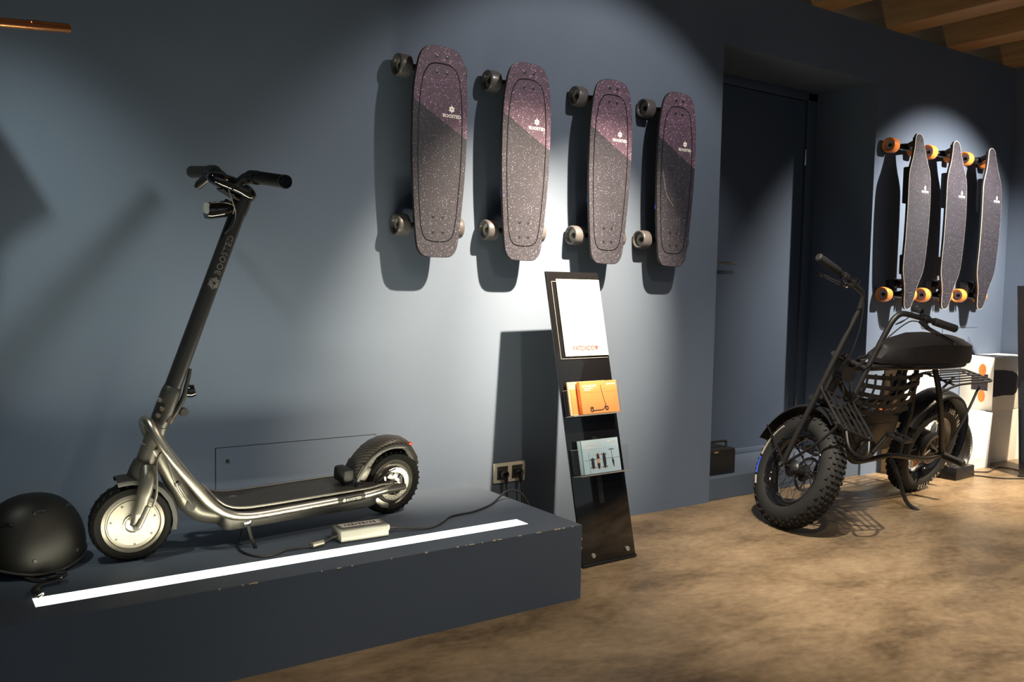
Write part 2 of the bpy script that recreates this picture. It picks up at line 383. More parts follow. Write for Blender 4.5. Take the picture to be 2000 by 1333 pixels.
for i in range(26):
    x = random.choice([random.uniform(.5,1.83), random.uniform(1.35,1.8)]); l = random.uniform(.003,.016)
    MB().box((x,YP+.0004,ZP-.0006),(l,.003,random.uniform(.0015,.004))).build('paint_chip', 'chip', pl, smooth=0)
for z in (.10,.17,.20): MB().box((XP-.0002,YP+.0006,z),(.0022,.0022,.006)).build('paint_chip', 'chip', pl, smooth=0)

# ================================================================ WALL BOARDS
def mirror(h): return [(x,z) for x,z in h]+[(-x,z) for x,z in reversed(h) if x > 1e-6]
def smooth_ol(h, k=4):
    pts = mirror(h); return [(p.x,p.y) for p in spl([(x,z,0) for x,z in pts], k, True)]
MINI = [(0,.3745),(.045,.371),(.072,.358),(.088,.335),(.099,.297),(.109,.235),(.1135,.15),(.1135,.057),(.1115,-.03),(.107,-.11),(.101,-.187),(.094,-.265),(.087,-.32),(.077,-.352),(.056,-.371),(.025,-.3745),(0,-.3745)]
GROOVE = [(0,.312),(.040,.308),(.064,.285),(.078,.245),(.088,.16),(.0905,.06),(.088,-.05),(.080,-.17),(.072,-.25),(.060,-.298),(.038,-.315),(0,-.319)]
LONG = [(0,.4825),(.022,.476),(.036,.458),(.045,.42),(.054,.385),(.070,.34),(.092,.29),(.103,.245),(.107,.17),(.108,.05),(.106,-.10),(.102,-.235),(.092,-.285),(.072,-.33),(.055,-.375),(.047,-.42),(.037,-.458),(.022,-.477),(0,-.4825)]
def cylx(mb, prof, c, sx, n=28): return mb.lathe(prof, c, (sx,0,0), n)
def make_wheel(parent, c, sx, R, w, mat, core, nm='wheel'):
    # outer face at +w/2 along sx, dished to show the hub
    r0 = R*.62
    tyre = MB(); cylx(tyre, [(r0*.98,-w/2),(R*.86,-w/2),(R*.97,-w/2+.004),(R,-w/2+.010),(R,w/2-.008),(R*.96,w/2-.002),(R*.88,w/2),(R*.78,w/2-.001),(r0,w/2-.014),(r0*.98,-w/2)], c, sx)
    t = tyre.build(nm, mat, parent, smooth=50)
    k = MB(); cylx(k, [(r0,-w/2+.002),(r0,w/2-.015),(r0*.72,w/2-.020),(.012,w/2-.020),(.011,w/2-.026),(0,w/2-.026)], c, sx, 20); k.build('wheel_core', core, t)
    q = MB(); cylx(q, [(.0085,w/2-.026),(.0085,w/2-.013),(.006,w/2-.011),(.004,w/2-.011),(.004,w/2-.018),(0,w/2-.018)], c, sx, 6); q.build('axle_nut', 'gun', t, smooth=0)
    return t
def make_mini():
    root = thing('skateboard', '', 'skateboard', group='short boards on the wall')
    yf = lambda x, z: -.004-.008*(z/.37) - .010*max(0, (abs(z)-.30))/.07*0 + .006*(1-(x/.115)**2)
    T = .012
    ol = smooth_ol(MINI, 4)
    dm = MB(); dm.prism(ol, lambda x,z,h: V((x, h-.008*(z/.37), z)), .0006, T); dm.build('deck', 'black', root, bevel=.002)
    def inset(o, d):
        n = len(o); out = []
        for i in range(n):
            p, q = V((*o[i-1],0)), V((*o[(i+1)%n],0)); t = (q-p).normalized(); nn = V((-t.y, t.x, 0)); c = V((*o[i],0))
            s_ = 1 if nn.dot(c) < 0 else -1
            out.append((o[i][0]+nn.x*d*s_, o[i][1]+nn.y*d*s_))
        return out
    g = inset(ol, .0016); gr = smooth_ol(GROOVE, 6)
    # grip: outer ring and centre field, groove recessed between
    n = len(ol)
    def resample(o, m):
        P = [V((x,z,0)) for x,z in o]; L = [0]
        for i in range(len(P)): L.append(L[-1]+(P[(i+1)%len(P)]-P[i]).length)
        out = []
        for k in range(m):
            s = L[-1]*k/m; i = max(j for j in range(len(L)-1) if L[j] <= s+1e-12); t = (s-L[i])/(L[i+1]-L[i]); p = P[i].lerp(P[(i+1)%len(P)], t); out.append((p.x,p.y))
        return out
    m = 96; og = resample(g, m); gi = resample(inset(gr, -.0022), m); gc = resample(inset(gr, .0022), m)
    F = lambda x,z,h: V((x, h-.008*(z/.37), z))
    rm = MB(); rm.add([F(x,z,-.0004) for x,z in og]+[F(x,z,-.0004) for x,z in gi]+[F(x,z,.0008) for x,z in og]+[F(x,z,.0008) for x,z in gi],
        [(i,(i+1)%m,m+(i+1)%m,m+i) for i in range(m)]+[(i,2*m+i,2*m+(i+1)%m,(i+1)%m) for i in range(m)]+[(m+i,m+(i+1)%m,3*m+(i+1)%m,3*m+i) for i in range(m)])
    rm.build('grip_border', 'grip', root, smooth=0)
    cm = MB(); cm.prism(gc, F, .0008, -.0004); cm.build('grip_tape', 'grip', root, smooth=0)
    MB().prism(gi, F, .0009, .0001).build('groove', 'gloss', root, smooth=0)
    for zz in (.337,.282,-.228,-.283):
        for xx in (-.0205,.0205):
            MB().lathe([(0,-.0012),(.0035,-.0014),(.0058,-.0008),(.0062,0)], F(xx,zz,-.0004), (0,1,0), 12).build('bolt', 'black', root)
    e = MB(); emblem(e, lambda x,z,h: F(x+.045, z+.158, -.0009), .0125); e.build('emblem', 'inkwhite', root, smooth=0)
    put_text('logo_lettering', 'BOOSTED', .0165, Matrix.Translation(F(.046,.133,-.0010)) @ Matrix.Rotation(PI/2,4,'X'), 'inkwhite', root, bold=.0004, space=1.02)
    # enclosure, trucks, wheels behind
    MB().box((0,.027,.02),(.165,.032,.42)).build('battery_case', 'blackm', root, bevel=.010)
    MB().box((0,.013,.02),(.2135,.003,.30)).build('edge_trim', 'bluechip', root)
    for zz in (.309,-.256):
        MB().box((0,.019,zz),(.056,.014,.085)).build('baseplate', 'black', root, bevel=.003)
        tr = MB(); tr.tube([(-.105,.078,zz-.004),(-.05,.074,zz-.004),(0,.066,zz-.004),(.05,.074,zz-.004),(.105,.078,zz-.004)], [.009,.013,.019,.013,.009], 12); tr.tube([(0,.024,zz+.02),(0,.066,zz-.004)], .014, 10)
        tr.build('truck', 'black', root)
        for s in (-1,1): make_wheel(root, (s*.112,.080,zz-.004), s, .0405, .052, 'wheelgrey', 'core')
    return root
def dup(o, par=None):
    c = o.copy(); COL.objects.link(c); c.parent = par
    for ch in o.children: dup(ch, c)
    return c
mini = make_mini()
LB = ['leftmost of the four short purple-black boards on the blue wall', 'second from the left of the four short purple-black wall boards',
      'third from the left of the short purple-black boards, directly above the brochure stand', 'scratched short purple-black board nearest the door niche, rightmost of four']
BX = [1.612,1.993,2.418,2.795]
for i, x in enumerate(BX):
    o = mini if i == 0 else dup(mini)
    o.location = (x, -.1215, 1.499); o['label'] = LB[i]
    if i == 3:
        sm = MB(); pa = spl([(-.083,-.0007,.10),(-.075,-.0007,.02),(-.055,-.0007,-.06),(-.01,-.0007,-.115)],6); sm.tube(pa, .0006, 4); sm.build('scratch', 'inkgrey', o)

def make_long():
    root = thing('longboard', '', 'longboard', group='longboards with orange wheels')
    cy = lambda z: -.028*(1-(z/.4825)**2)-.012*(z/.48)
    ol = smooth_ol(LONG, 4)
    # sliced so that the deck can bow
    def slab(mb, ol, h0, h1, ins=0.):
        zs = sorted({z for x,z in ol}, reverse=True); half = {}
        for x,z in ol: half[round(z,6)] = max(half.get(round(z,6),0), x)
        rows = [(z*(1-ins/.4825), half[round(z,6)]-ins) for z in zs]
        rows = [(z, x) for z,x in rows if x > .002]
        vs = []; 
        for z,x in rows: 
            for xx in (-x,x):
                vs += [V((xx, cy(z)+h0, z)), V((xx, cy(z)+h1, z))]
        fs = []
        for i in range(len(rows)-1):
            a,b = i*4,i*4+4
            fs += [(a,a+2,b+2,b),(a+1,b+1,b+3,a+3),(a,b,b+1,a+1),(a+2,a+3,b+3,b+2)]
        fs += [(0,1,3,2)]; e = (len(rows)-1)*4; fs += [(e,e+2,e+3,e+1)]
        mb.add(vs, fs)
    d = MB(); slab(d, ol, 0, .013); d.build('deck', 'cream', root, smooth=40)
    dk = MB(); slab(dk, ol, .0035, .0140, -.0002); dk.build('deck_underside', 'blackm', root, smooth=40)
    g = MB(); slab(g, ol, -.0006, .0003, .0016); g.build('grip_tape', 'gripl', root, smooth=40)
    for zz in (.445,.390,-.395,-.447):
        for xx in (-.019,.019): MB().lathe([(0,-.0012),(.004,-.0012),(.0055,0)], (xx,cy(zz)-.0006,zz), (0,1,0), 10).build('bolt', 'black', root)
    e = MB(); emblem(e, lambda x,z,h: V((x*.8+.050, cy(.185)-.0018, z*1.1+.188)), .0120); e.build('emblem', 'inkwhite', root, smooth=0)
    put_text('logo_lettering', 'BOOSTED', .0150, Matrix.Translation((.050,cy(.165)-.0016,.167)) @ Matrix.Rotation(PI/2,4,'X'), 'inkwhite', root, bold=.0006)
    MB().box((0,.022,.20),(.125,.034,.20)).build('battery_case', 'blackm', root, bevel=.008)
    MB().box((0,.022,-.235),(.120,.034,.11)).build('motor_controller', 'blackm', root, bevel=.008)
    for zz, mo in ((.417,0),(-.402,1)):
        MB().box((0,cy(zz)+.021,zz),(.056,.016,.09)).build('baseplate', 'black', root, bevel=.003)
        tr = MB(); tr.tube([(-.11,.082,zz),(-.05,.076,zz),(0,.062,zz),(.05,.076,zz),(.11,.082,zz)], [.009,.014,.021,.014,.009], 12); tr.tube([(0,cy(zz)+.02,zz+.025),(0,.064,zz)], .015, 10); tr.build('truck', 'black', root)
        if mo:
            for s in (-1,1):
                MB().lathe([(0,.0),(.025,.0),(.027,.004),(.027,.05),(.024,.055),(0,.055)], (s*.012,.066,zz+.062), (s,0,0), 20).build('motor', 'black', root)
                MB().box((s*.078,.072,zz+.03),(.012,.05,.105)).build('belt_cover', 'black', root, bevel=.005)
        for s in (-1,1): make_wheel(root, (s*.118,.082,zz), s, .0415, .054, 'wheelorange', 'corel')
    return root
lg = make_long()
LL = ['longboard with orange wheels nearest the door niche, leftmost of three', 'middle of the three longboards with orange wheels', 'rightmost longboard with orange wheels, next to the room corner']
for i, x in enumerate((4.628,5.009,5.404)):
    o = lg if i == 0 else dup(lg)
    o.location = (x, -.1255, 1.4216); o['label'] = LL[i]

# ================================================================ SCOOTER
A = V((.545,-.32,ZP)); tq = V((.99473,.10249,0)); nq = V((.10249,-.99473,0)); lam = math.radians(6.5)
Wq = (V((0,0,1))*math.cos(lam)+nq*math.sin(lam)); Yq = Wq.cross(tq)   # local: x back along scooter, y away from camera, z up
sco = thing('electric_scooter', 'black and silver electric scooter standing on the blue platform', 'scooter', frame(A, tq, Yq, Wq))
def sp(s, v, z): return V((s, -v, z))
def sax(z): return .051+.331*(z-.405)      # steering axis
AXD = V((.314,0,.949))
ST = Matrix.Translation((sax(.3),0,.3)) @ Matrix.Rotation(math.radians(-8), 4, AXD) @ Matrix.Translation((-sax(.3),0,-.3))
def tyre_prof(R, w): return [(R*.70,-w*.36),(R*.80,-w*.48),(R*.90,-w*.46),(R*.97,-w*.30),(R,0),(R*.97,w*.30),(R*.90,w*.46),(R*.80,w*.48),(R*.70,w*.36)]
fc = V((-.024,0,.1105))
fw = MB().lathe(tyre_prof(.110,.062), fc, (0,-1,0), 56, True).build('front_tyre', 'tyre', sco, T=ST)
tg = MB()
for k in range(30):
    q = 2*PI*k/30
    for s in (-1,1):
        c = fc+V((math.cos(q)*.1050, s*.016, math.sin(q)*.1050)); tg.box(c,(.006,.022,.004), Matrix.Rotation(-q+PI/2,3,'Y') @ Matrix.Rotation(s*.6,3,'Z'))
tg.build('tread', 'gloss', fw, T=ST)
MB().lathe([(0,.026),(.030,.028),(.066,.027),(.0675,.024),(.070,.024),(.073,.029),(.0815,.027),(.084,.020),(.084,-.025),(0,-.025)], fc, (0,-1,0), 56).build('hub_motor', 'hub', fw, T=ST)
hb = MB().lathe([(.019,.0275),(.024,.034),(.0265,.034),(.0275,.027)], fc, (0,-1,0), 32).build('hub_ring', 'silver', fw, T=ST)
for k in range(7):
    q = 2*PI*k/7+.3; MB().lathe([(0,.0012),(.003,.0012),(.0035,0)], fc+V((math.cos(q)*.058,-.0272,math.sin(q)*.058)), (0,-1,0), 10).build('screw', 'gun', fw, T=ST)
mb = MB(); pa = []
for k in range(13): q = math.radians(218+ (322-218)*k/12); pa.append((math.cos(q)*.050, math.sin(q)*.050))
mb.tube([fc+V((x,-.0275,z)) for x,z in pa], .0105, 10, sq=None); 
for p in mb.v: p.y = fc.y-.0275+(p.y-(fc.y-.0275))*.10
mb.build('serial_plate', 'inkpale', fw, T=ST)
# fork
fk = MB()
for v in (.047,-.047): fk.tube(spl([sp(.010,v*.45,.262),sp(.006,v*.95,.235),sp(-.002,v*1.1,.20),sp(-.014,v*1.1,.150),sp(-.024,v*1.05,.112)],5), [.021]*5+[.020]*6+[.018]*6+[.014]*5, 14)
fk.build('fork', 'silverd', sco, T=ST)
MB().lathe([(.030,.022),(.033,0),(.034,-.028),(.026,-.040),(0,-.040)][::-1], V((sax(.255),0,.255)), AXD, 24).build('fork_crown', 'gun', sco, T=ST)
MB().tube([sp(-.024,-.060,.1105),sp(-.024,.070,.1105)], .0085, 14).build('axle', 'chrome', sco, T=ST)
MB().tube([sp(-.018,.066,.112),sp(.006,.064,.168)], .009, 12).build('torque_arm', 'silverd', sco, T=ST)
# front mudguard
def guard(path, w, drop, name, mat, par, T=None, th=.002, cen=None):
    mb = MB(); n = len(path); rows = []
    for i,(s,z) in enumerate(path):
        a = V((*path[max(i-1,0)],0)); b = V((*path[min(i+1,n-1)],0)); t = (b-a).normalized(); nn = V((-t.y,t.x,0))
        if cen and nn.dot(V((s-cen[0], z-cen[1],0))) < 0: nn = -nn
        row = []
        ww = w[i] if isinstance(w,(list,tuple)) else w
        prof = [(-1,-drop),(-.96,-drop*.35),(-.75,-.002),(-.3,.002),(.3,.002),(.75,-.002),(.96,-drop*.35),(1,-drop)]
        for side in (0,1):
            for (v,h) in (prof if not side else prof[::-1]):
                hh = h-(th if side else 0); k_ = ww-(th*.6 if side else 0); row.append(V((s+nn.x*hh, v*k_, z+nn.y*hh)))
        rows.append(row)
    m = len(rows[0])
    vs = [p for r in rows for p in r]; fs = [(i*m+j,i*m+(j+1)%m,(i+1)*m+(j+1)%m,(i+1)*m+j) for i in range(n-1) for j in range(m)]
    fs += [tuple(range(m-1,-1,-1)), tuple((n-1)*m+j for j in range(m))]
    mb.add(vs, fs)
    return mb.build(name, mat, par, smooth=40, T=T)
pf = [(-.068,.236),(-.050,.239),(-.030,.240),(0,.238),(.030,.226),(.058,.205),(.080,.175),(.093,.140),(.097,.110),(.094,.082)]
guard(pf, .036, .016, 'front_mudguard', 'blackm', sco, ST, cen=(-.024,.11))
# head tube, stem, folding joint
MB().lathe([(.0245,-.052),(.0255,-.02),(.0255,.03),(.024,.062)], V((sax(.315),0,.315)), AXD, 28).build('head_tube', 'silverd', sco)
bd = MB(); emblem(bd, lambda x,z,h: V((sax(.322)-.026+abs(x)*.35, x, .322+z*1.0)), .016); bd.build('badge', 'purple', sco, smooth=0)
MB().tube([V((sax(z),0,z)) for z in (.375,.40,.47,.485)], [.0245,.027,.0265,.0235], 28).build('folding_joint', 'gun', sco, bevel=.001)
for (s,z,v) in [(.034,.455,.022),(.040,.430,.024),(.030,.412,.024),(.065,.40,.02),(.060,.392,.022)]: MB().lathe([(0,.006),(.006,.006),(.007,0)], sp(s,v,z), (0,-1,0), 12).build('joint_screw', 'chrome', sco)
MB().tube(spl([sp(.066,.008,.385),sp(.086,.012,.42),sp(.104,.012,.455),sp(.113,.010,.495),sp(.122,.006,.535)],5), [.010,.010,.010,.009,.009,.009,.008,.008,.008,.008,.008,.007,.007,.007,.007,.006,.006,.006,.006,.005,.005], 10).build('folding_lever', 'gun', sco)
MB().lathe([(0,.014),(.016,.012),(.019,0),(.016,-.012),(0,-.014)], sp(.126,.006,.470), (1,-.4,.3), 16).build('lever_knob', 'gloss', sco)
MB().lathe([(0,.008),(.012,.008),(.013,0),(.012,-.008),(0,-.008)], sp(.106,.01,.412), (0,-1,0), 18).build('hinge_lug', 'gun', sco)
MB().tube([V((sax(z),0,z)) for z in (.47,.60,.80,.98,1.005)], [.0225,.0225,.0222,.022,.022], 28).build('stem', 'black', sco)
nrm = V((-.949,0,.314))*0+V((0,-1,0))
Tt = frame(V((sax(.857),-.0225,.857)), AXD, AXD.cross(V((0,-1,0)))*-1 if False else V((0,-1,0)).cross(AXD), V((0,-1,0)))
tt = put_text('logo_lettering', 'BOOSTED', .0240, Tt @ Matrix.Translation((.0,.002,.0)), 'decal', sco, bold=.0005, space=1.12)
for me_v in tt.data.vertices:   # wrap the lettering onto the round stem
    p = me_v.co; c = V((sax(p.z),0,p.z)); d = p-c; along = d.dot(AXD); r = d-AXD*along; ang = r.dot(V((0,-1,0)).cross(AXD))/.0225
    me_v.co = c+AXD*along+(V((0,-1,0))*math.cos(ang)+V((0,-1,0)).cross(AXD)*math.sin(ang))*.02275
em = MB(); emblem(em, lambda x,z,h: (lambda t,u_: V((sax(.778),0,.778))+AXD*u_+(V((0,-1,0))*math.cos(t)+V((0,-1,0)).cross(AXD)*math.sin(t))*.0228)((x+.002)/.0228, z), .0185, False); em.build('emblem', 'decal', sco, smooth=0)
# handlebar cluster
BH = V((sax(1.03),0,1.03))
MB().tube([V((sax(.975)-.0,0,.975)),V((sax(1.0),0,1.0)),V((sax(1.02),0,1.02))], [.0245,.0262,.024], 24).build('stem_clamp', 'black', sco)
hb = MB(); hb.tube(spl([sp(.275,.0,1.012),sp(.268,.0,1.030),sp(.235,.0,1.048),sp(.195,.0,1.060),sp(.165,.0,1.068),sp(.150,0,1.072)],4), [.014,.02,.026,.029,.030,.031,.032,.032,.033,.033,.033,.032,.031,.030,.028,.026,.024,.021,.018,.014,.008], 16, sq=(1.,.72)); hb.build('display_head', 'gloss', sco)
MB().box(sp(.222,0,1.020),(.085,.040,.006), Matrix.Rotation(.48,3,'Y')).build('head_trim', 'silverd', sco, bevel=.002)
MB().tube(spl([sp(.207,-.255,1.080),sp(.212,-.14,1.084),sp(.216,-.08,1.080),sp(.222,-.03,1.062),sp(.226,.03,1.062),sp(.226,.08,1.078),sp(.232,.13,1.080),sp(.250,.245,1.076)],5), .013, 14).build('handlebar', 'black', sco)
for s,a,b in ((1,sp(.236,.150,1.079),sp(.2535,.262,1.075)),(-1,sp(.211,-.150,1.083),sp(.206,-.262,1.080))):
    g = MB().tube([a,a.lerp(b,.02),a.lerp(b,.9),b], [.0165,.0175,.0175,.0175], 18).build('grip', 'blackm', sco)
    MB().lathe([(0,.004),(.017,.003),(.0185,0),(.0185,-.010),(.0178,-.012)], b, (b-a), 20).build('grip_end', 'gloss', g)
MB().tube([sp(.213,-.105,1.083),sp(.212,-.140,1.083)], .021, 16).build('thumb_control', 'black', sco)
MB().tube([sp(.20,-.12,1.07),sp(.180,-.135,1.045),sp(.175,-.14,1.035)], [.012,.013,.009], 10).build('thumb_lever', 'black', sco)
MB().tube(spl([sp(.235,.115,1.070),sp(.195,.120,1.058),sp(.175,.17,1.050),sp(.172,.225,1.045)],4), .0055, 8).build('brake_lever', 'black', sco)
MB().tube([sp(.232,.095,1.079),sp(.236,.128,1.079)], .0195, 14).build('lever_clamp', 'black', sco)
MB().tube(spl([sp(.168,.10,1.045),sp(.190,.07,1.02),sp(.214,.045,.985),sp(.220,.030,.955),sp(.212,.0245,.935),sp(.196,.0225,.918)],5), .0019, 7).build('brake_cable', 'gun', sco)
MB().tube(spl([sp(.150,.03,1.00),sp(.175,.05,1.005),sp(.21,.04,.998),sp(.215,.026,.975)],5), .0024, 6).build('brake_cable', 'cable', sco)
hl = MB().tube([sp(.150,0,.977),sp(.158,0,.977),sp(.200,0,.985),sp(.214,0,.988)], [.0225,.0235,.0235,.020], 24).build('headlight', 'gloss', sco)
MB().lathe([(0,.0015),(.019,.001),(.0225,0),(.0225,-.006)], sp(.150,0,.977), (-1,0,-.15), 24).build('lamp_lens', 'lens', hl)
MB().tube([sp(.205,0,.99),sp(.215,0,1.008)], .012, 10).build('lamp_bracket', 'gun', hl)
# frame: curved neck, twin silver side tubes, deck
MB().tube(spl([sp(.030,0,.318),sp(.060,0,.265),sp(.098,0,.196),sp(.128,0,.146),sp(.170,0,.110),sp(.225,0,.094),sp(.27,0,.093)],5), [.026]*8+[.028]*6+[.031]*5+[.033]*6+[.032]*6, 18, sq=(1.15,.95)).build('neck', 'silverd', sco)
for s in (1,-1):
    P = [sp(.008,0,.392),sp(.010,s*.020,.391),sp(.016,s*.042,.372),sp(.036,s*.062,.332),sp(.068,s*.078,.284),sp(.100,s*.085,.240),sp(.132,s*.087,.197),sp(.160,s*.088,.162),sp(.192,s*.088,.134),sp(.225,s*.088,.116),sp(.260,s*.088,.107),sp(.305,s*.088,.103),sp(.40,s*.088,.104),sp(.565,s*.088,.107),sp(.670,s*.086,.110),sp(.735,s*.080,.114),sp(.785,s*.068,.113)]
    t = MB().tube(spl(P,5), .0135, 16).build('side_tube', 'silver', sco)
    MB().tube([sp(.735,s*.079,.1135),sp(.80,s*.072,.112),sp(.835,s*.066,.111)], [.013,.0125,.012], 14).build('rear_dropout', 'gun', sco)
    lb = MB().tube([sp(.567,s*.0885,.107),sp(.665,s*.0868,.110)], .0139, 16).build('tube_label', 'gun', t)
    if s == 1:
        TL = frame(sp(.622,.1035,.1105), V((1,0,.03)).normalized(), V((0,0,1)), V((0,-1,0)))
        put_text('label_lettering', 'BOOSTED', .0115, TL, 'inkpale', lb, bold=.0002)
        e = MB(); emblem(e, lambda x,z,h: sp(.588+x,.1035,.110+z), .0065); e.build('label_emblem', 'inkpale', lb, smooth=0)
mb = MB(); ol = [(.215,.060),(.232,.074),(.70,.076),(.735,.060),(.735,-.060),(.70,-.076),(.232,-.074),(.215,-.060)]
mb.prism(ol, lambda x,y,h: V((x,y,h)), .060, .118); mb.build('deck_body', 'gun', sco, bevel=.008)
mb = MB(); prof = [(.150,.205),(.175,.172),(.205,.146),(.238,.133),(.275,.1285),(.33,.127),(.50,.127),(.66,.127),(.73,.130)]
vs = []; 
for i,(s,z) in enumerate(prof):
    w_ = .045+.029*min(1,i/3)
    vs += [V((s,-w_,z)),V((s,w_,z)),V((s,-w_,z-.010)),V((s,w_,z-.010))]
n_ = len(prof); fs = []
for i in range(n_-1):
    a,b = 4*i,4*i+4; fs += [(a,b,b+1,a+1),(a+2,a+3,b+3,b+2),(a,a+2,b+2,b),(a+1,b+1,b+3,a+3)]
fs += [(0,1,3,2),(4*n_-4,4*n_-2,4*n_-1,4*n_-3)]
mb.add(vs, fs); dk = mb.build('deck_mat', 'carbon', sco, smooth=40)
mk = MB(); emblem(mk, lambda x,z,h: V((.275+x,.025+z*.6,.1292)), .016, False); mk.build('deck_mark', 'decal', dk, smooth=0)
for s in (1,-1): MB().tube(spl([sp(.150,s*.05,.208),sp(.18,s*.074,.172),sp(.215,s*.077,.143),sp(.26,s*.077,.1295),sp(.33,s*.077,.126),sp(.52,s*.077,.127),sp(.69,s*.077,.128),sp(.735,s*.072,.132),sp(.79,s*.064,.127)],4), .0042, 8).build('deck_edge', 'silverd', sco)
# rear wheel, disc brake, mudguard
rc = V((.818,0,.1125))
rw = MB().lathe(tyre_prof(.112,.060), rc, (0,-1,0), 56, True).build('rear_tyre', 'tyre', sco)
rg = MB()
for k in range(34):
    q = 2*PI*k/34
    for s in (-1,1):
        c = rc+V((math.cos(q)*.1068, s*.015, math.sin(q)*.1068)); rg.box(c,(.005,.020,.004), Matrix.Rotation(-q+PI/2,3,'Y') @ Matrix.Rotation(s*.6,3,'Z'))
rg.build('tread', 'gloss', rw)
MB().lathe([(0,.024),(.050,.024),(.066,.022),(.070,.018),(.076,.024),(.083,.022),(.084,.016),(.084,-.024),(0,-.024)], rc, (0,-1,0), 48).build('rear_hub', 'silverd', rw)
ds = MB(); n = 48
def disc_ring(r0,r1,h):
    vs=[];
    for k in range(n):
        q=2*PI*k/n
        for r in (r0,r1):
            for hh in (h,h-.002): vs.append(rc+V((math.cos(q)*r,-hh,math.sin(q)*r)))
    fs=[]
    for k in range(n):
        a,b=4*k,4*((k+1)%n); fs+=[(a,a+2,b+2,b),(a+1,b+1,b+3,a+3),(a,b,b+1,a+1),(a+2,a+3,b+3,b+2)]
    ds.add(vs,fs)
disc_ring(.040,.056,.034); disc_ring(.012,.022,.034)
for k in range(6):
    q=2*PI*k/6+.2; q2=q+.55; ds.tube([rc+V((math.cos(q)*.020,-.033,math.sin(q)*.020)),rc+V((math.cos(q2)*.042,-.033,math.sin(q2)*.042))], .0035, 6)
dd = ds.build('brake_disc', 'silver', sco, smooth=30)
for k in range(24):
    q=2*PI*k/24
    for j,r in enumerate((.045,.051)): MB().lathe([(0,.0003),(.0019,.0003),(.0019,0)], rc+V((math.cos(q+.13*j)*r,-.0341,math.sin(q+.13*j)*r)), (0,-1,0), 8).build('disc_hole', 'black', dd, smooth=0)
MB().tube([sp(.818,-.062,.1125),sp(.818,.074,.1125)], .008, 12).build('axle', 'chrome', sco)
cal = MB().box(sp(.792,.046,.147),(.034,.022,.024), Matrix.Rotation(.5,3,'Y')).build('brake_caliper', 'silver', sco, bevel=.005)
MB().tube([sp(.765,.050,.150),sp(.768,.052,.128),sp(.780,.052,.122)], .007, 10).build('caliper_arm', 'silver', cal)
MB().tube(spl([sp(.805,.052,.172),sp(.775,.058,.165),sp(.745,.06,.145),sp(.728,.06,.130)],4), .0022, 6).build('brake_cable', 'cable', cal)
MB().lathe([(0,.006),(.007,.006),(.008,0)], sp(.800,.056,.150), (0,-1,0), 12).build('caliper_bolt', 'chrome', cal)
mb = MB(); mb.prism([(.742,.060),(.775,.035),(.800,.030),(.802,.045),(.775,.058),(.755,.075)], lambda x,z,h: V((x,h,z)), -.030, -.034); mb.build('motor_bracket', 'silver', sco, bevel=.001)
rp = [(.662,.150),(.672,.180),(.692,.212),(.715,.240),(.745,.258),(.778,.268),(.812,.270),(.848,.264),(.872,.250),(.892,.226),(.912,.200),(.922,.188)]
rgd = guard(rp, [.044,.044,.044,.043,.042,.041,.040,.038,.034,.030,.024,.018], .030, 'rear_mudguard', 'carbon', sco, None, .003, cen=(.818,.11))
rp2 = [(s*.985+.012,z*.985) for s,z in rp]
for s in (1,-1): MB().tube(spl([sp(x,s*(.0445 if i<8 else .040-.008*(i-7)),z-.024) for i,(x,z) in enumerate(rp)],3), .0045, 8, sq=(1,1.6)).build('mudguard_edge', 'gun', rgd)
MB().box(sp(.690,.040,.168),(.040,.012,.050), Matrix.Rotation(.45,3,'Y')).build('mudguard_bracket', 'silverd', rgd, bevel=.005)
MB().box(sp(.690,-.040,.168),(.040,.012,.050), Matrix.Rotation(.45,3,'Y')).build('mudguard_bracket', 'silverd', rgd, bevel=.005)
MB().box(sp(.640,0,.158),(.040,.075,.050)).build('brake_light_mount', 'blackm', rgd, bevel=.012)
MB().box(sp(.872,.031,.246),(.016,.006,.009), Matrix.Rotation(.7,3,'Y')).build('tail_light', 'red', rgd, bevel=.002)
# cables round the fork, kickstand
MB().tube(spl([sp(.010,.066,.165),sp(.020,.064,.200),sp(.022,.056,.245),sp(.024,.046,.285),sp(.036,.040,.308),sp(.052,.042,.298),sp(.062,.046,.262),sp(.076,.048,.222),sp(.098,.046,.182),sp(.122,.040,.160)],5), .0036, 8).build('motor_cable', 'silverd', sco)
MB().tube(spl([sp(.060,.045,.270),sp(.085,.046,.215),sp(.112,.044,.170),sp(.130,.038,.145)],5), .0026, 8).build('motor_cable', 'silverd', sco)
MB().tube([sp(.079,.048,.222),sp(.083,.047,.212)], .0075, 8).build('cable_tie', 'black', sco)
MB().lathe([(.010,.002),(.016,.002),(.017,0)], sp(.128,.036,.142), (.2,-1,.2), 18).build('cable_grommet', 'gun', sco)
MB().box(sp(.278,.080,.080),(.020,.016,.022)).build('kickstand_bracket', 'chrome', sco, bevel=.002)
MB().tube(spl([sp(.280,.086,.075),sp(.286,.100,.040),sp(.296,.122,.004),sp(.300,.128,-.008)],4), [.0055]*12+[.0075], 10).build('kickstand', 'black', sco)

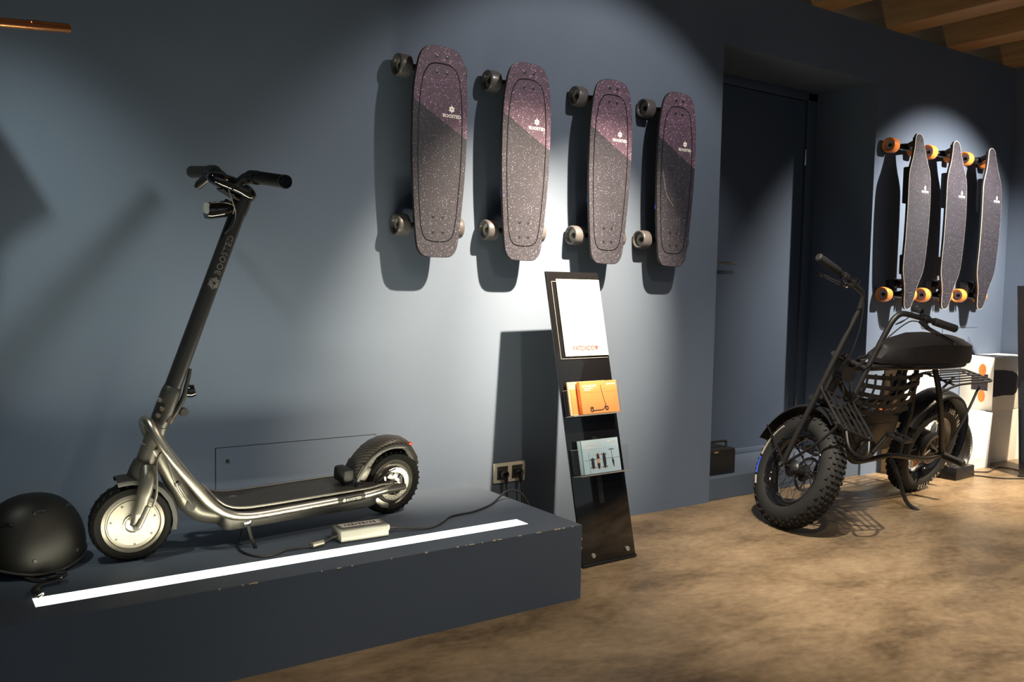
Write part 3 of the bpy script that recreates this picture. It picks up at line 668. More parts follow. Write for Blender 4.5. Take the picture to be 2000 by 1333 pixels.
# ================================================================ HELMET
hm = thing('helmet', 'matte black skate helmet lying on the platform corner', 'helmet', TR(.285,-.27,ZP,.35))
def dome(ax, by, cz, z0, n=40, m=14, off=0):
    vs=[];fs=[]
    for i in range(m+1):
        t=i/m; ph=t*PI/2*1.12
        r=math.sin(min(ph,PI*.56)); z=math.cos(min(ph,PI*.56))
        r = r**.86
        for k in range(n):
            q=2*PI*k/n
            xx=math.cos(q)*r*(ax+off); yy=math.sin(q)*r*(by+off)
            drop = .018*math.cos(2*q)*max(0,t-.75)/.25
            vs.append(V((xx,yy,z0+(cz+off)*z+drop)))
    for i in range(m):
        for k in range(n):
            fs.append((i*n+k,i*n+(k+1)%n,(i+1)*n+(k+1)%n,(i+1)*n+k))
    return vs,fs
vs,fs = dome(.138,.112,.150,.050); inn,_ = dome(.138,.112,.150,.050,off=-.020)
mb = MB(); N_ = len(vs); n=40; m=14
mb.add(vs+inn, fs+[tuple(i+N_ for i in f[::-1]) for f in fs]+[(m*n+k, m*n+(k+1)%n, N_+m*n+(k+1)%n, N_+m*n+k) for k in range(n)])
hs = mb.build('shell', 'helmet', hm, smooth=60)
def dpt(q, t, off=0):
    ph=t*PI/2*1.12; r=math.sin(min(ph,PI*.56))**.86; z=math.cos(min(ph,PI*.56)); return V((math.cos(q)*r*(.138+off),math.sin(q)*r*(.112+off),.050+(.150+off)*z))
for q0,t0 in ((-1.75,.40),(-.75,.42),(-2.5,.52),(-2.75,.80),(.4,.45),(1.5,.45),(2.6,.5)):
    MB().tube([dpt(q0-.16,t0,.0005),dpt(q0,t0-.02,.0012),dpt(q0+.16,t0,.0005)], .0045, 8).build('vent', 'gloss', hs)
MB().tube([dpt(2*PI*k/40,.985,.001)+V((0,0,.018*math.cos(4*PI*k/40)*.9)) for k in range(40)], .0035, 8, True).build('rim', 'gun', hs)
for q0 in (-1.0,-1.9): MB().lathe([(0,.003),(.005,.002),(.006,0)], dpt(q0,.90,0), (math.cos(q0),math.sin(q0),0), 12).build('rivet', 'gun', hs)
hi = hm.matrix_world.inverted()
def hw(*p): return hi @ V(p)
MB().tube(spl([hw(.25,-.36,.262),hw(.275,-.40,.252),hw(.305,-.425,.252),hw(.335,-.435,.262),hw(.330,-.460,.262),hw(.295,-.455,.256),hw(.280,-.47,.258),hw(.265,-.51,.262),hw(.262,-.55,.266),hw(.272,-.562,.258)],5), .009, 8, sq=(1,.25)).build('chin_strap', 'blackm', hm)
MB().tube(spl([hw(.33,-.33,.26),hw(.345,-.385,.254),hw(.325,-.42,.256),hw(.30,-.435,.262)],5), .009, 8, sq=(1,.25)).build('chin_strap', 'blackm', hm)
MB().box(hw(.330,-.448,.264),(.026,.020,.012), Matrix.Rotation(.5,3,'Z')).build('buckle', 'gloss', hm, bevel=.004)
MB().tube([hw(.320,-.440,.272),hw(.340,-.443,.272)], .002, 6).build('buckle_pin', 'chrome', hm)
MB().box(hw(.268,-.551,.262),(.020,.018,.010), Matrix.Rotation(.3,3,'Z')).build('buckle', 'gloss', hm, bevel=.003)

# ================================================================ CHARGER ON THE PLATFORM
ch = thing('power_adapter', 'silver charging brick beside the light strip', 'charger', TR(1.158,-.455,ZP,-.03))
mb = MB(); prof = [(-.041,.003),(-.038,0),(.038,0),(.041,.003),(.037,.034),(.030,.040),(-.030,.040),(-.037,.034)]
mb.prism(prof, lambda y,z,h: V((h,y,z)), -.078, .078); cb = mb.build('casing', 'charger', ch, bevel=.002)
lb = MB().box((0,.004,.0404),(.128,.040,.0008)).build('rating_label', 'inkpale', ch, bevel=.0003)
for k in range(9): MB().box((-.048+.012*k,.004,.0411),(.007,.010+.008*((k*7)%3)/2,.0004)).build('label_print', 'ink', lb, smooth=0)
MB().tube([V((-.078,-.012,.018)),V((-.104,-.014,.012))], [.006,.004], 10).build('strain_relief', 'cable', ch)
MB().tube([V((.078,-.006,.020)),V((.092,-.006,.018))], .010, 12).build('inlet', 'cream', ch)
MB().tube([V((.092,-.006,.018)),V((.125,-.006,.014))], [.0085,.005], 10).build('strain_relief', 'cable', ch)
ci = ch.matrix_world.inverted()
def cw(*p): return ci @ V(p)
MB().tube(spl([cw(1.055,-.466,.259),cw(1.03,-.482,.256),cw(1.00,-.495,.256),cw(.96,-.487,.252),(cw(.915,-.483,.251)),cw(.875,-.503,.251),cw(.843,-.508,.251),cw(.815,-.480,.251),cw(.800,-.430,.251),cw(.808,-.375,.252),cw(.83,-.325,.262),cw(.845,-.30,.288),cw(.85,-.285,.31)],5), .0032, 8).build('output_cable', 'cable', ch)
MB().tube([cw(1.022,-.4865,.258),cw(.985,-.4945,.257)], .0105, 16).build('ferrite_bead', 'silverd', ch)
MB().tube(spl([cw(1.283,-.462,.261),cw(1.33,-.478,.254),cw(1.385,-.489,.2515),cw(1.44,-.462,.2515),cw(1.50,-.412,.2515),cw(1.545,-.398,.2515),cw(1.60,-.397,.253),cw(1.66,-.374,.253),cw(1.72,-.340,.2535),cw(1.765,-.312,.262),cw(1.805,-.300,.278),cw(1.845,-.300,.280),cw(1.88,-.312,.255),cw(1.905,-.32,.19),cw(1.93,-.29,.08),cw(1.96,-.20,.020),cw(1.985,-.11,.03),cw(1.992,-.055,.11),cw(1.990,-.040,.205),cw(1.988,-.038,.235)],5), .0036, 8).build('mains_cable', 'cable', ch)

# ================================================================ SOCKET AND PLUGS
so = thing('wall_socket', 'cream double wall socket above the platform end', 'socket', TR(2.024,0,.274))
MB().box((0,-.005,0),(.154,.010,.080)).build('cover_frame', 'cream', so, bevel=.003)
for x in (-.036,.036):
    ins = MB().lathe([(.0195,-.012),(.0200,.0005),(.0205,.001)], (x,-.010,0), (0,-1,0), 28); 
    i_ = MB().box((x,-.0106,0),(.052,.0022,.054)).build('socket_insert', 'silverd', so, bevel=.0008)
    ins.build('socket_well', 'gun', i_)
for j,x in enumerate((1.988,2.060)):
    pg = thing('mains_plug', ['black mains plug in the left outlet, half lit', 'black mains plug in the right outlet, all in shadow'][j], 'plug', TR(x,-.0118,.270), 'plugs in the double wall socket')
    MB().lathe([(.0185,0),(.0188,.010),(.017,.022),(.012,.030),(0,.031)], (0,0,.002), (0,-1,0), 24).build('plug_body', 'gloss', pg)
    MB().tube([V((0,-.020,-.004)),V((0,-.026,-.022)),V((0,-.027,-.036))], [.011,.008,.0055], 12).build('plug_neck', 'black', pg)
    if j: MB().tube(spl([(0,-.027,-.034),(.004,-.03,-.10),(.000,-.035,-.17),(.02,-.05,-.235),(.08,-.06,-.262),(.16,-.05,-.264)],5), .0035, 8).build('mains_cable', 'cable', pg)
MB().box((0,0,0),(.001,.001,.001))

# ================================================================ BROCHURE STANDS
e2 = V((0,.2356,.97185)); en = V((0,-.97185,.2356))
def tp(p, q, off=0): return V((p-.1325,0,0))+e2*q+en*off
def slab(mb, p0, p1, q0, q1, o0, o1):
    mb.add([tp(p,q,o) for p in (p0,p1) for q in (q0,q1) for o in (o0,o1)], [(0,1,3,2),(4,6,7,5),(0,4,5,1),(2,3,7,6),(0,2,6,4),(1,5,7,3)]); return mb
def stand(label, T, full=True):
    r = thing('brochure_stand', label, 'stand', T, 'leaning black glass stands')
    slab(MB(), 0,.265, .010,1.116, -.008,0).build('glass_panel', 'gloss', r, bevel=.001)
    slab(MB(), -.002,.267, .002,.012, -.022,.004).build('foot_rail', 'black', r, bevel=.001)
    mb = MB(); mb.prism([(.004,.004),(.128,.004),(.128,.03),(.118,.46),(.108,.46)], lambda y,z,h: V((h,y,z)), -.012,.012); mb.build('rear_brace', 'black', r)
    for p in (.055,.226): MB().lathe([(0,.006),(.008,.006),(.0095,.004),(.0095,0)], tp(p,.037), en, 20).build('stud', 'stud', r)
    if not full: return r
    slab(MB(), .020,.255,.775,1.076,.001,.0035).build('sheet_holder', 'acrylic', r, smooth=0)
    mb = MB()
    for a,b in (((.020,.775),(.020,1.076)),((.020,1.076),(.045,1.076)),((.020,.775),(.255,.775))): mb.tube([tp(*a,.003),tp(*b,.003)], .0009, 5)
    mb.build('holder_edge', 'acryledge', r)
    for q0 in (.553,.330):
        pk = slab(MB(), .008,.252,q0,q0+.100,.047,.0495).build('pocket', 'acrylic', r, smooth=0)
        b = MB(); slab(b, .008,.252,q0,q0+.003,.001,.0495); b.build('pocket_floor', 'acryledge', pk, smooth=0)
        for p in (.008,.250): slab(MB(), p,p+.002,q0+.003,q0+.10,.001,.047).build('pocket_side', 'acrylic', pk, smooth=0)
        mb = MB()
        for p in (.008,.252): mb.tube([tp(p,q0,.049),tp(p,q0+.10,.049)], .0010, 5)
        mb.tube([tp(.008,q0,.049),tp(.252,q0,.049)], .0018, 5)
        mb.tube([tp(.008,q0+.10,.002),tp(.008,q0+.10,.047)], .0009, 5)
        mb.build('pocket_edge', 'acryledge', pk)
    return r
s1 = stand('tall black glass brochure stand leaning beside the platform', TR(2.1745,-.463,0,.02))
def in_stand(o): o.matrix_world = s1.matrix_world.copy(); return o
def pquad(name, p0,p1,q0,q1,o0,o1, mat, par): return slab(MB(), p0,p1,q0,q1,o0,o1).build(name, mat, par, smooth=0)
def ptext(name, body, size, p, q, off, mat, par, rot=0, bold=.0002, space=1.):
    T = frame(tp(p,q,off), V((1,0,0)), e2, en) @ Matrix.Rotation(rot,4,'Z'); return put_text(name, body, size, T, mat, par, bold=bold, space=space)
# white sheet
sh = in_stand(thing('paper_sheet', 'white paper sheet at the top of the brochure stand', 'paper', group=None))
pquad('sheet', .042,.260,.784,1.086,.0040,.0050,'paper',sh)
ptext('logo_lettering','FATDADDY',.026,.145,.813,.0054,'inkred',sh, bold=.0001, space=.86)
e = MB(); 
e.prism(circ(14,.007,.202,.8155), lambda p,q,h: tp(p,q,h),   .0050,.0055); e.build('logo_mark','inkred',sh,smooth=0)
pquad('ruled_line', .075,.205,.9335,.9348,.0050,.0053,'inkfaint',sh)
for (p,q,w_,a) in ((.092,.985,.018,-.5),(.128,.988,.03,-.2),(.118,.968,.010,-.9)): 
    c = tp(p,q,.0051); MB().box(c,(w_,.0003,.0025), Matrix.Rotation(.238,3,'X').inverted() @ Matrix.Rotation(-a,3,'Y')).build('faint_mark','inkfaint',sh,smooth=0)
# orange booklets
ob2 = in_stand(thing('booklet', 'pale orange booklet behind, peeking out on the left of the upper pocket', 'booklet', group='brochures'))
pquad('booklet_cover', .020,.205,.558,.684,.013,.019,'peach',ob2); pquad('booklet_print', .026,.075,.562,.655,.019,.0192,'orangeD',ob2)
ob = in_stand(thing('booklet', 'orange booklet with a scooter picture in the upper pocket', 'booklet', group='brochures'))
pquad('booklet_cover', .060,.247,.558,.681,.024,.040,'orange',ob)
pquad('spine', .060,.0665,.558,.681,.0398,.0403,'orangeD',ob)
F3 = .0405
ptext('title_lettering','BOOSTED REV',.0105,.108,.6625,F3,'inkwhite',ob)
for k,(w_) in enumerate((.045,.034)): pquad('text_line', .080,.080+w_,.6525-.0065*k,.6550-.0065*k,.040,F3,'inkwhite',ob)
ptext('logo_lettering','BOOSTED',.0075,.222,.667,F3,'inkwhite',ob)
mk = MB(); mk.prism(circ(12,.0042,.200,.667), lambda p,q,h: tp(p,q,h), .040,F3); mk.build('logo_mark','inkwhite',ob,smooth=0)
pquad('ground_line', .068,.247,.6385,.6400,.040,F3,'orangeD',ob)
def flat_tube(pts, r, off): 
    mb = MB(); mb.tube([tp(p,q,off) for p,q in pts], r, 6)
    return mb
pic = flat_tube(spl([(.166,.654,0),(.167,.640,0),(.176,.600,0),(.180,.589,0)],4) and [(.1655,.656),(.167,.640),(.174,.608),(.179,.590)], .0010, F3)
pic.tube([tp(.162,.657,F3),tp(.168,.664,F3)], .0012, 6)
pic.tube([tp(p,q,F3) for p,q in ((.180,.592),(.172,.577),(.162,.570),(.112,.569))], .0017, 6)
for p,q,r_ in ((.183,.575,.0090),(.108,.572,.0085)): pic.lathe([(r_*.45,0),(r_,0),(r_,.0004),(r_*.45,.0004)], tp(p,q,.0403), en, 20, True)
pic.tube([tp(p,q,F3) for p,q in ((.100,.580),(.108,.584),(.116,.580))], .0014, 6)
pic.build('scooter_picture','ink',ob,smooth=30)
# blue booklets
bb = in_stand(thing('booklet', 'pale blue booklet picturing boards and a scooter in the lower pocket', 'booklet', group='brochures'))
pquad('booklet_cover', .028,.215,.335,.461,.022,.040,'sky',bb)
pquad('spine', .028,.033,.335,.461,.0398,.0402,'skyd',bb)
ptext('title_lettering','BOOSTED FAMILY',.0090,.082,.4415,F3,'inkwhite',bb)
pquad('text_line', .048,.088,.4300,.4325,.040,F3,'inkwhite',bb)
ptext('logo_lettering','BOOSTED',.0075,.188,.448,F3,'inkwhite',bb)
mk = MB(); mk.prism(circ(12,.0042,.166,.448), lambda p,q,h: tp(p,q,h), .040,F3); mk.build('logo_mark','inkwhite',bb,smooth=0)
pquad('ground_line', .036,.215,.3855,.3868,.040,F3,'skyd',bb); pquad('wall_line', .0605,.0617,.335,.412,.040,F3,'skyd',bb)
def mini_board(p, q0, q1, w_, mat, wm, long_):
    mb = MB(); n_=10; ol=[]
    for k in range(n_+1):
        t=k/n_; ol.append((p+w_*(math.sin(PI*min(1,max(0,t)))**.35 if 0<t<1 else .25), q0+(q1-q0)*t))
    mb.prism(ol+[(2*p-a,b) for a,b in ol[::-1]], lambda a,b,h: tp(a,b,h), .0400,.0406); mb.build('board_picture', mat, bb, smooth=0)
    for q in (q0+.006,q1-.006):
        for s in (-1,1): 
            w2 = MB(); w2.prism(circ(8,.0028,p+s*(w_+.002),q), lambda a,b,h: tp(a,b,h), .0400,.0407); w2.build('wheel_picture', wm, bb, smooth=0)
mini_board(.078,.352,.394,.0075,'ink','ink',0); mini_board(.106,.350,.409,.0075,'ink','wheelorange',1); mini_board(.136,.350,.409,.0080,'ink','ink',1)
pquad('board_print', .0985,.1135,.372,.388,.0404,.0409,'peach',bb)
pic = flat_tube([(.163,.419),(.188,.419)], .0012, F3); pic.tube([tp(.1755,.419,F3),tp(.1765,.385,F3)], .0008, 6); pic.tube([tp(.1765,.387,F3),tp(.178,.374,F3),tp(.180,.352,F3)], [.001,.0045,.001], 8); pic.build('scooter_picture','ink',bb,smooth=30)
# second stand near the corner, facing the camera, cut by the frame
stand('black glass stand at the right edge in front of the white boxes', Matrix.Translation((5.215,-.485,0)) @ Matrix.Rotation(-.89,4,'Z') @ Matrix.Translation((.1325,0,0)), False)

# ================================================================ COPPER RAIL, ADDED SHADOW BLOCKER
ra = thing('copper_rail', 'copper pipe end high on the left', 'pipe', TR(0,0,0))
PE = V((.384,-.3,1.678)); PD = V((-.163,-.07,-.030))
MB().tube([PE, PE+PD*5], .0125, 16).build('pipe', 'copper', ra)
MB().tube([PE+PD*4.9, (PE+PD*4.9)*1 + V((0,0,ZC+.28-(PE+PD*4.9).z))], .0125, 12).build('ceiling_pipe', 'copper', ra)
MB().tube([PE+PD*.42, PE+PD*.58], .0135, 16).build('solder_joint', 'copper', ra)
sh_ = thing('shadow_blocker', 'unseen dark sheet added left of the picture to cast a shadow on the wall', 'blocker', TR(0,-.3,0))  # out-of-view cut-out, added only to cast the angular shadow on the wall
mb = MB(); mb.prism([(.093,1.786),(.145,1.697),(.184,1.628),(.126,1.584),(.099,1.557),(.090,1.534),(.05,1.2),(-.4,1.2),(-.4,1.786)], lambda x,z,h: V((x,h,z)), -.006,.006); mb.build('blocker_sheet','blackm',sh_, bevel=.002)
for x in (-.38,.08): MB().tube([(x,0,1.78),(x,0,ZC+.27)], .002, 6).build('blocker_cord','cable',sh_)

# ================================================================ CRATE IN THE NICHE
cr = thing('tool_case', 'small black case with handle standing on the niche step', 'case', TR(3.33,.135,.111))
MB().box((0,0,.058),(.225,.17,.116)).build('case_body', 'black', cr, bevel=.004)
MB().box((0,0,.121),(.222,.165,.012)).build('lid', 'blackm', cr, bevel=.003)
MB().tube(spl([(-.085,-.05,.125),(-.085,-.05,.150),(-.075,-.05,.160),(.065,-.05,.160),(.08,-.05,.150),(.08,-.05,.125)],4), .006, 8).build('handle', 'gun', cr)
MB().tube(spl([(-.085,.03,.125),(-.085,.03,.160),(-.07,.03,.170),(-.01,.03,.170),(.01,.03,.14),(.02,.03,.125)],4), .006, 8).build('handle', 'gun', cr)
MB().box((-.03,-.086,.116),(.03,.006,.014)).build('latch', 'chrome', cr, bevel=.001)

# ================================================================ WHITE BOXES
def boxs(name, label, c, d, rz):
    r = thing(name, label, 'box', TR(*c, rz), 'white product boxes')
    MB().box((0,0,d[2]/2), d).build('carton', 'card', r, bevel=.002); return r
b1 = boxs('product_box', 'white product box with small text standing on the floor right of the fan', (5.235,-.13,0), (.27,.235,.325), .04)
put_text('logo_lettering','BOOSTED',.022, Matrix.Translation((-.045,-.1180,.262)) @ Matrix.Rotation(PI/2,4,'X'),'inkgrey',b1,bold=.0002)
e = MB(); emblem(e, lambda x,z,h: V((-.100+x,-.1178,.263+z)), .010); e.build('emblem','inkgrey',b1,smooth=0)
for k in range(8): MB().box((-.075,-.1178,.222-.017*k),(.07-.012*(k%3),.0005,.0025)).build('text_line','inkpale',b1,smooth=0)
for k in range(8): MB().box((.088,-.1178,.222-.022*k),(.012,.0005,.0025)).build('text_line','inkpale',b1,smooth=0)
MB().box((-.055,-.1178,.055),(.10,.0005,.022)).build('barcode','inkpale',b1,smooth=0); MB().box((-.085,-.1178,.022),(.045,.0005,.006)).build('text_line','ink',b1,smooth=0)
b2 = boxs('product_box', 'white product box in shade below the printed box, with a dark hand hole on top', (5.60,-.105,0), (.42,.19,.325), -.06)
MB().prism([(x*.075-.03,y*.022-.02) for x,y in circ(18,1)], lambda x,y,h: V((x,y,h)), .3245,.3262).build('hand_hole','ink',b2,smooth=0)
b3 = boxs('product_box', 'white box printed with an orange-wheeled longboard, on top of the stack', (5.645,-.108,.3262), (.45,.205,.325), 0)
yb = -.1031
def onb3(name, ol, mat, off=.0004): return MB().prism(ol, lambda x,z,h: V((x,h,z)), yb, yb-off).build(name, mat, b3, smooth=0)
onb3('board_print', [(-.10,.09),(.02,.085),(.06,.10),(.085,.14),(.085,.18),(.06,.215),(.0,.235),(-.10,.245),(-.225,.25),(-.225,.085)], 'ink')
for x,z in ((.105,.225),(.115,.095)): onb3('wheel_print', [(x+.017*a,z+.032*b) for a,b in circ(16,1)], 'wheelorange', .0008)
onb3('truck_print', [(.085,.11),(.125,.11),(.125,.21),(.085,.21)], 'ink', .0006)
MB().box((-.2253,-.02,.17),(.0006,.10,.10)).build('truck_print','ink',b3,smooth=0)
for z in (.245,.085): MB().prism([(y*.022-.035,z+.038*q) for y,q in circ(16,1)], lambda y,z_,h: V((h,y,z_)), -.2250,-.2258).build('wheel_print','wheelorange',b3,smooth=0)
MB().prism([(x*.05,y*.015+.02) for x,y in circ(16,1)], lambda x,y,h: V((x,y,h)), .3245,.3256).build('hand_hole','inkgrey',b3,smooth=0)
b4 = boxs('product_box', 'white box with an orange panel behind the bike rear wheel', (4.80,-.062,0), (.36,.118,.60), 0)
MB().box((.03,-.0594,.10),(.16,.0006,.13)).build('orange_print','orange',b4,smooth=0); MB().box((-.1803,0,.3),(.0008,.116,.596)).build('carton_side','brown',b4,smooth=0)

# ================================================================ FLOOR FAN
fa = thing('floor_fan', 'small floor fan with chrome rim and swirled black grille on a black base', 'fan', TR(4.875,-.285,0,.05))
mb = MB(); mb.prism([(-.105,0),(.115,0),(.105,.070),(-.095,.070)], lambda x,z,h: V((x,h,z)), -.07,.055); mb.build('base','black',fa,bevel=.006)
FC = V((0,0,.195)); FA = V((-.12,-1,.12)).normalized()
MB().lathe([(.150,-.02),(.158,-.012),(.160,.0),(.156,.012),(.148,.014),(.145,0)], FC, FA, 48, True).build('rim','chrome',fa)
MB().lathe([(.150,-.02),(.150,-.055),(.08,-.085),(0,-.085)], FC, FA, 40).build('housing','black',fa)
MB().lathe([(0,.022),(.030,.020),(.036,.010),(.036,0)], FC, FA, 28).build('hub_cap','gun',fa)
u_ = FA.cross(V((0,0,1))).normalized(); w_ = u_.cross(FA)
gr = MB()
for k in range(54):
    pts = []
    for j in range(6):
        t = j/5; r = .034+.112*t; q = 2*PI*k/54+.75*t*t+.25*t; pts.append(FC+FA*(.018-.014*t)+(u_*math.cos(q)+w_*math.sin(q))*r)
    gr.tube(pts, .0013, 4)
gr.build('grille','gun',fa)
MB().tube([FC-FA*.06, V((0,.02,.06))], .02, 10).build('neck','black',fa)
# cables on the floor
c1 = tag(MB().tube(spl([(5.0,-.27,.004),(5.10,-.285,.004),(5.17,-.33,.004),(5.28,-.31,.004),(5.37,-.29,.004),(5.40,-.36,.004),(5.36,-.46,.004),(5.42,-.60,.004),(5.8,-.75,.004)],6), .0035, 8).build('floor_cable','cable'), 'thin black cable waving over the floor towards the boxes', 'cable', 'cables on the floor at the right')
c2 = tag(MB().tube(spl([(4.985,-.325,.004),(5.02,-.37,.004),(5.04,-.43,.004),(5.10,-.49,.004),(5.19,-.545,.004),(5.4,-.68,.004),(5.8,-.85,.004)],6), .0035, 8).build('floor_cable','cable'), 'thin black cable running from the fan base, nearer the camera', 'cable', 'cables on the floor at the right')

# ================================================================ ELECTRIC BIKE
BO = V((4.3251,-.3453,0)); bh = V((-.9999,-.0101,0)).normalized(); bv = V((.0097,-.9592,-.2825)).normalized(); bw = bh.cross(bv)
bike = thing('electric_bike', 'black fat-tyre electric bike with front and rear racks leaning on its kickstand', 'bike', frame(BO+bw*0, bh, bv, bw))
rk, th = .3068, 1.1967
SA = V((-math.sin(rk),0,math.cos(rk))); fp_ = V((math.cos(rk),0,math.sin(rk))); l0 = V((0,1,0))
SF = fp_*math.cos(th)+l0*math.sin(th); SL = -fp_*math.sin(th)+l0*math.cos(th)
SS = V((.9742,0,.6))
def sg(f, l, a): return SS+SF*f+SL*l+SA*a      # point in the turned steering assembly
RM, RT = .209, .052
def bike_wheel(c, n, e1, nm):
    n = n.normalized(); e1 = e1.normalized(); e2_ = n.cross(e1)
    prof = []
    for k in range(20):
        q = 2*PI*k/20; prof.append((RM-.004+RT*math.cos(q)*.93, RT*math.sin(q)*.98))
    ty = MB().lathe(prof, c, n, 72, True).build(nm+'_tyre', 'rubber', bike, smooth=60)
    kb = MB()
    for k in range(64):
        q = 2*PI*k/64; rad = e1*math.cos(q)+e2_*math.sin(q); tan = n.cross(rad)
        rows = [(-.62,.013),(-.22,.012),(.22,.012),(.62,.013)] if k % 2 else [(-.95,.011),(-.42,.012),(0,.012),(.42,.012),(.95,.011)]
        for s,w2 in rows:
            nd = rad*math.cos(s)+n*math.sin(s); pos = c+rad*(RM-.004)+nd*(RT*.96)
            sd = n*math.cos(s)-rad*math.sin(s)
            R3 = Matrix(((tan.x,sd.x,nd.x),(tan.y,sd.y,nd.y),(tan.z,sd.z,nd.z)))
            kb.box(pos+nd*.002, (.0125,w2,.007), R3)
    kb.build('tread_knobs', 'rubber', ty, smooth=0)
    MB().lathe([(.165,-.036),(.172,-.040),(.176,-.036),(.168,-.028),(.152,-.022),(.148,0),(.152,.022),(.168,.028),(.176,.036),(.172,.040),(.165,.036),(.150,.026),(.143,.012),(.143,-.012),(.150,-.026)], c, n, 60, True).build('rim', 'gloss', ty)
    spk = MB()
    for k in range(36):
        q = 2*PI*k/36; s = 1 if k % 2 else -1; q2 = q+(.55 if (k//2) % 2 else -.55)
        spk.tube([c+n*(.030*s)+(e1*math.cos(q2)+e2_*math.sin(q2))*.036, c+n*(.006*s)+(e1*math.cos(q)+e2_*math.sin(q))*.147], .0011, 4)
    spk.build('spokes', 'gun', ty)
    return ty
rwc = V((0,0,.261)); fwc = sg(.065,0,-.3512)
rt = bike_wheel(rwc, V((0,1,0)), V((1,0,0)), 'rear'); ft = bike_wheel(fwc, SL, SF, 'front')
# hubs, discs
MB().lathe([(0,-.075),(.012,-.075),(.014,-.045),(.070,-.040),(.082,-.030),(.082,.030),(.070,.040),(.045,.046),(.014,.050),(.012,.078),(0,.078)], rwc, (0,1,0), 36).build('hub_motor', 'bikeblack', rt)
MB().lathe([(0,-.080),(.010,-.080),(.012,-.05),(.036,-.040),(.040,-.034),(.024,-.026),(.022,.026),(.040,.034),(.036,.040),(.012,.05),(.010,.080),(0,.080)], fwc, SL, 28).build('front_hub', 'black', ft)
def bdisc(c, n, h, par):
    mb = MB(); mb.lathe([(.066,h),(.080,h),(.080,h+.002),(.066,h+.002)], c, n, 40, True)
    u = n.cross(V((0,0,1))).normalized(); w = n.cross(u)
    for k in range(6):
        q=2*PI*k/6; mb.tube([c+n*h+(u*math.cos(q)+w*math.sin(q))*.025, c+n*h+(u*math.cos(q+.4)+w*math.sin(q+.4))*.068], .0035, 5)
    return mb.build('brake_disc', 'silverd', par)
bdisc(rwc, V((0,1,0)), .055, rt); bdisc(fwc, SL, .050, ft)
def tyre_text(body, c, n, e1, ang, r, off, size, par):
    n=n.normalized(); e1=e1.normalized(); e2_=n.cross(e1)
    for i,chx in enumerate(body):
        if chx == ' ': continue
        q = ang - (i-(len(body)-1)/2)*size*.74/r
        rad = e1*math.cos(q)+e2_*math.sin(q); tan = rad.cross(n)
        T = frame(c+rad*r+n*off, tan, rad, n); put_text('tyre_lettering', chx, size, T, 'tyrewhite', par, bold=.0006)
tyre_text('VEE TIRE', rwc, V((0,1,0)), V((1,0,0)), math.radians(236), .2145, .0525, .032, rt)
tyre_text('VEE TIRE', rwc, V((0,1,0)), V((1,0,0)), math.radians(112), .2145, .0525, .032, rt)
# reflective side stripe and blue stripe on the front tyre
e2f = SL.cross(SF)
def stripe(q0,q1,mat,nm):
    pa=[]
    for k in range(13):
        q=math.radians(q0+(q1-q0)*k/12); pa.append(fwc+(SF*math.cos(q)+e2f*math.sin(q))*(RM+.004)-SL*.0520)
    MB().tube(pa, .0042, 6).build(nm, mat, ft)
stripe(175,198,'tyrewhite','reflective_stripe'); stripe(201,222,'tyrewhite','reflective_stripe'); stripe(137,148,'tyrewhite','reflective_stripe'); stripe(151,172,'bluechip','blue_stripe')
# fork legs running up into the high handlebar
leg_top = .7802-.3512
for s in (-1,1):
    P = [sg(.065,s*.0875,-.352), sg(.060,s*.0875,-.20), sg(.058,s*.0875,.0), sg(.055,s*.0875,.20), sg(.055,s*.0875,.36), sg(.055,s*.092,.415), sg(.056,s*.108,.448), sg(.058,s*.135,.462), sg(.062,s*.20,.474), sg(.068,s*.290,.490)]
    MB().tube(spl(P,5), .0125, 14).build('fork_leg', 'bikeblack', bike)
    a, b = sg(.068,s*.275,.487), sg(.0695,s*.398,.502)
    g = MB().tube([a,a.lerp(b,.03),a.lerp(b,.97),b], [.0155,.0175,.0175,.014], 16).build('grip', 'blackm', bike)
    MB().tube([sg(.065,s*.222,.478),sg(.066,s*.245,.482)], .019, 12).build('lever_clamp', 'black', bike)
    MB().tube(spl([sg(.070,s*.235,.470),sg(.092,s*.230,.448),sg(.115,s*.255,.442),sg(.122,s*.30,.440),sg(.118,s*.365,.438),sg(.122,s*.385,.432)],4), [.010]*6+[.009]*6+[.0075]*9, 8).build('brake_lever', 'gloss', bike)
    MB().tube([sg(.085,s*.195,.458),sg(.092,s*.240,.448)], .0095, 8).build('master_cylinder', 'black', bike)
    MB().tube(spl([sg(.088,s*.195,.456),sg(.100,s*.13,.430),sg(.095,s*.08,.34),sg(.085,s*.05,.24),sg(.06,s*.03,.17),sg(.03,s*.02,.13)],5), .0028, 6).build('brake_hose', 'cable', bike)
    MB().lathe([(0,.012),(.010,.012),(.011,0),(.010,-.008),(0,-.008)], sg(.065,s*.0875,-.352), SL*s, 14).build('axle_nut', 'chrome', bike)
MB().box(sg(.052,.185,.500),(.030,.045,.022)).build('display', 'black', bike, bevel=.004)
MB().tube([sg(.055,-.17,.498),sg(.055,-.17,.475)], [.016,.014], 14).build('bell', 'gloss', bike)
MB().tube(spl([sg(.06,.16,.465),sg(.075,.12,.42),sg(.07,.10,.40),sg(.08,.13,.44)],4), .0022, 6).build('display_cable', 'cable', bike)
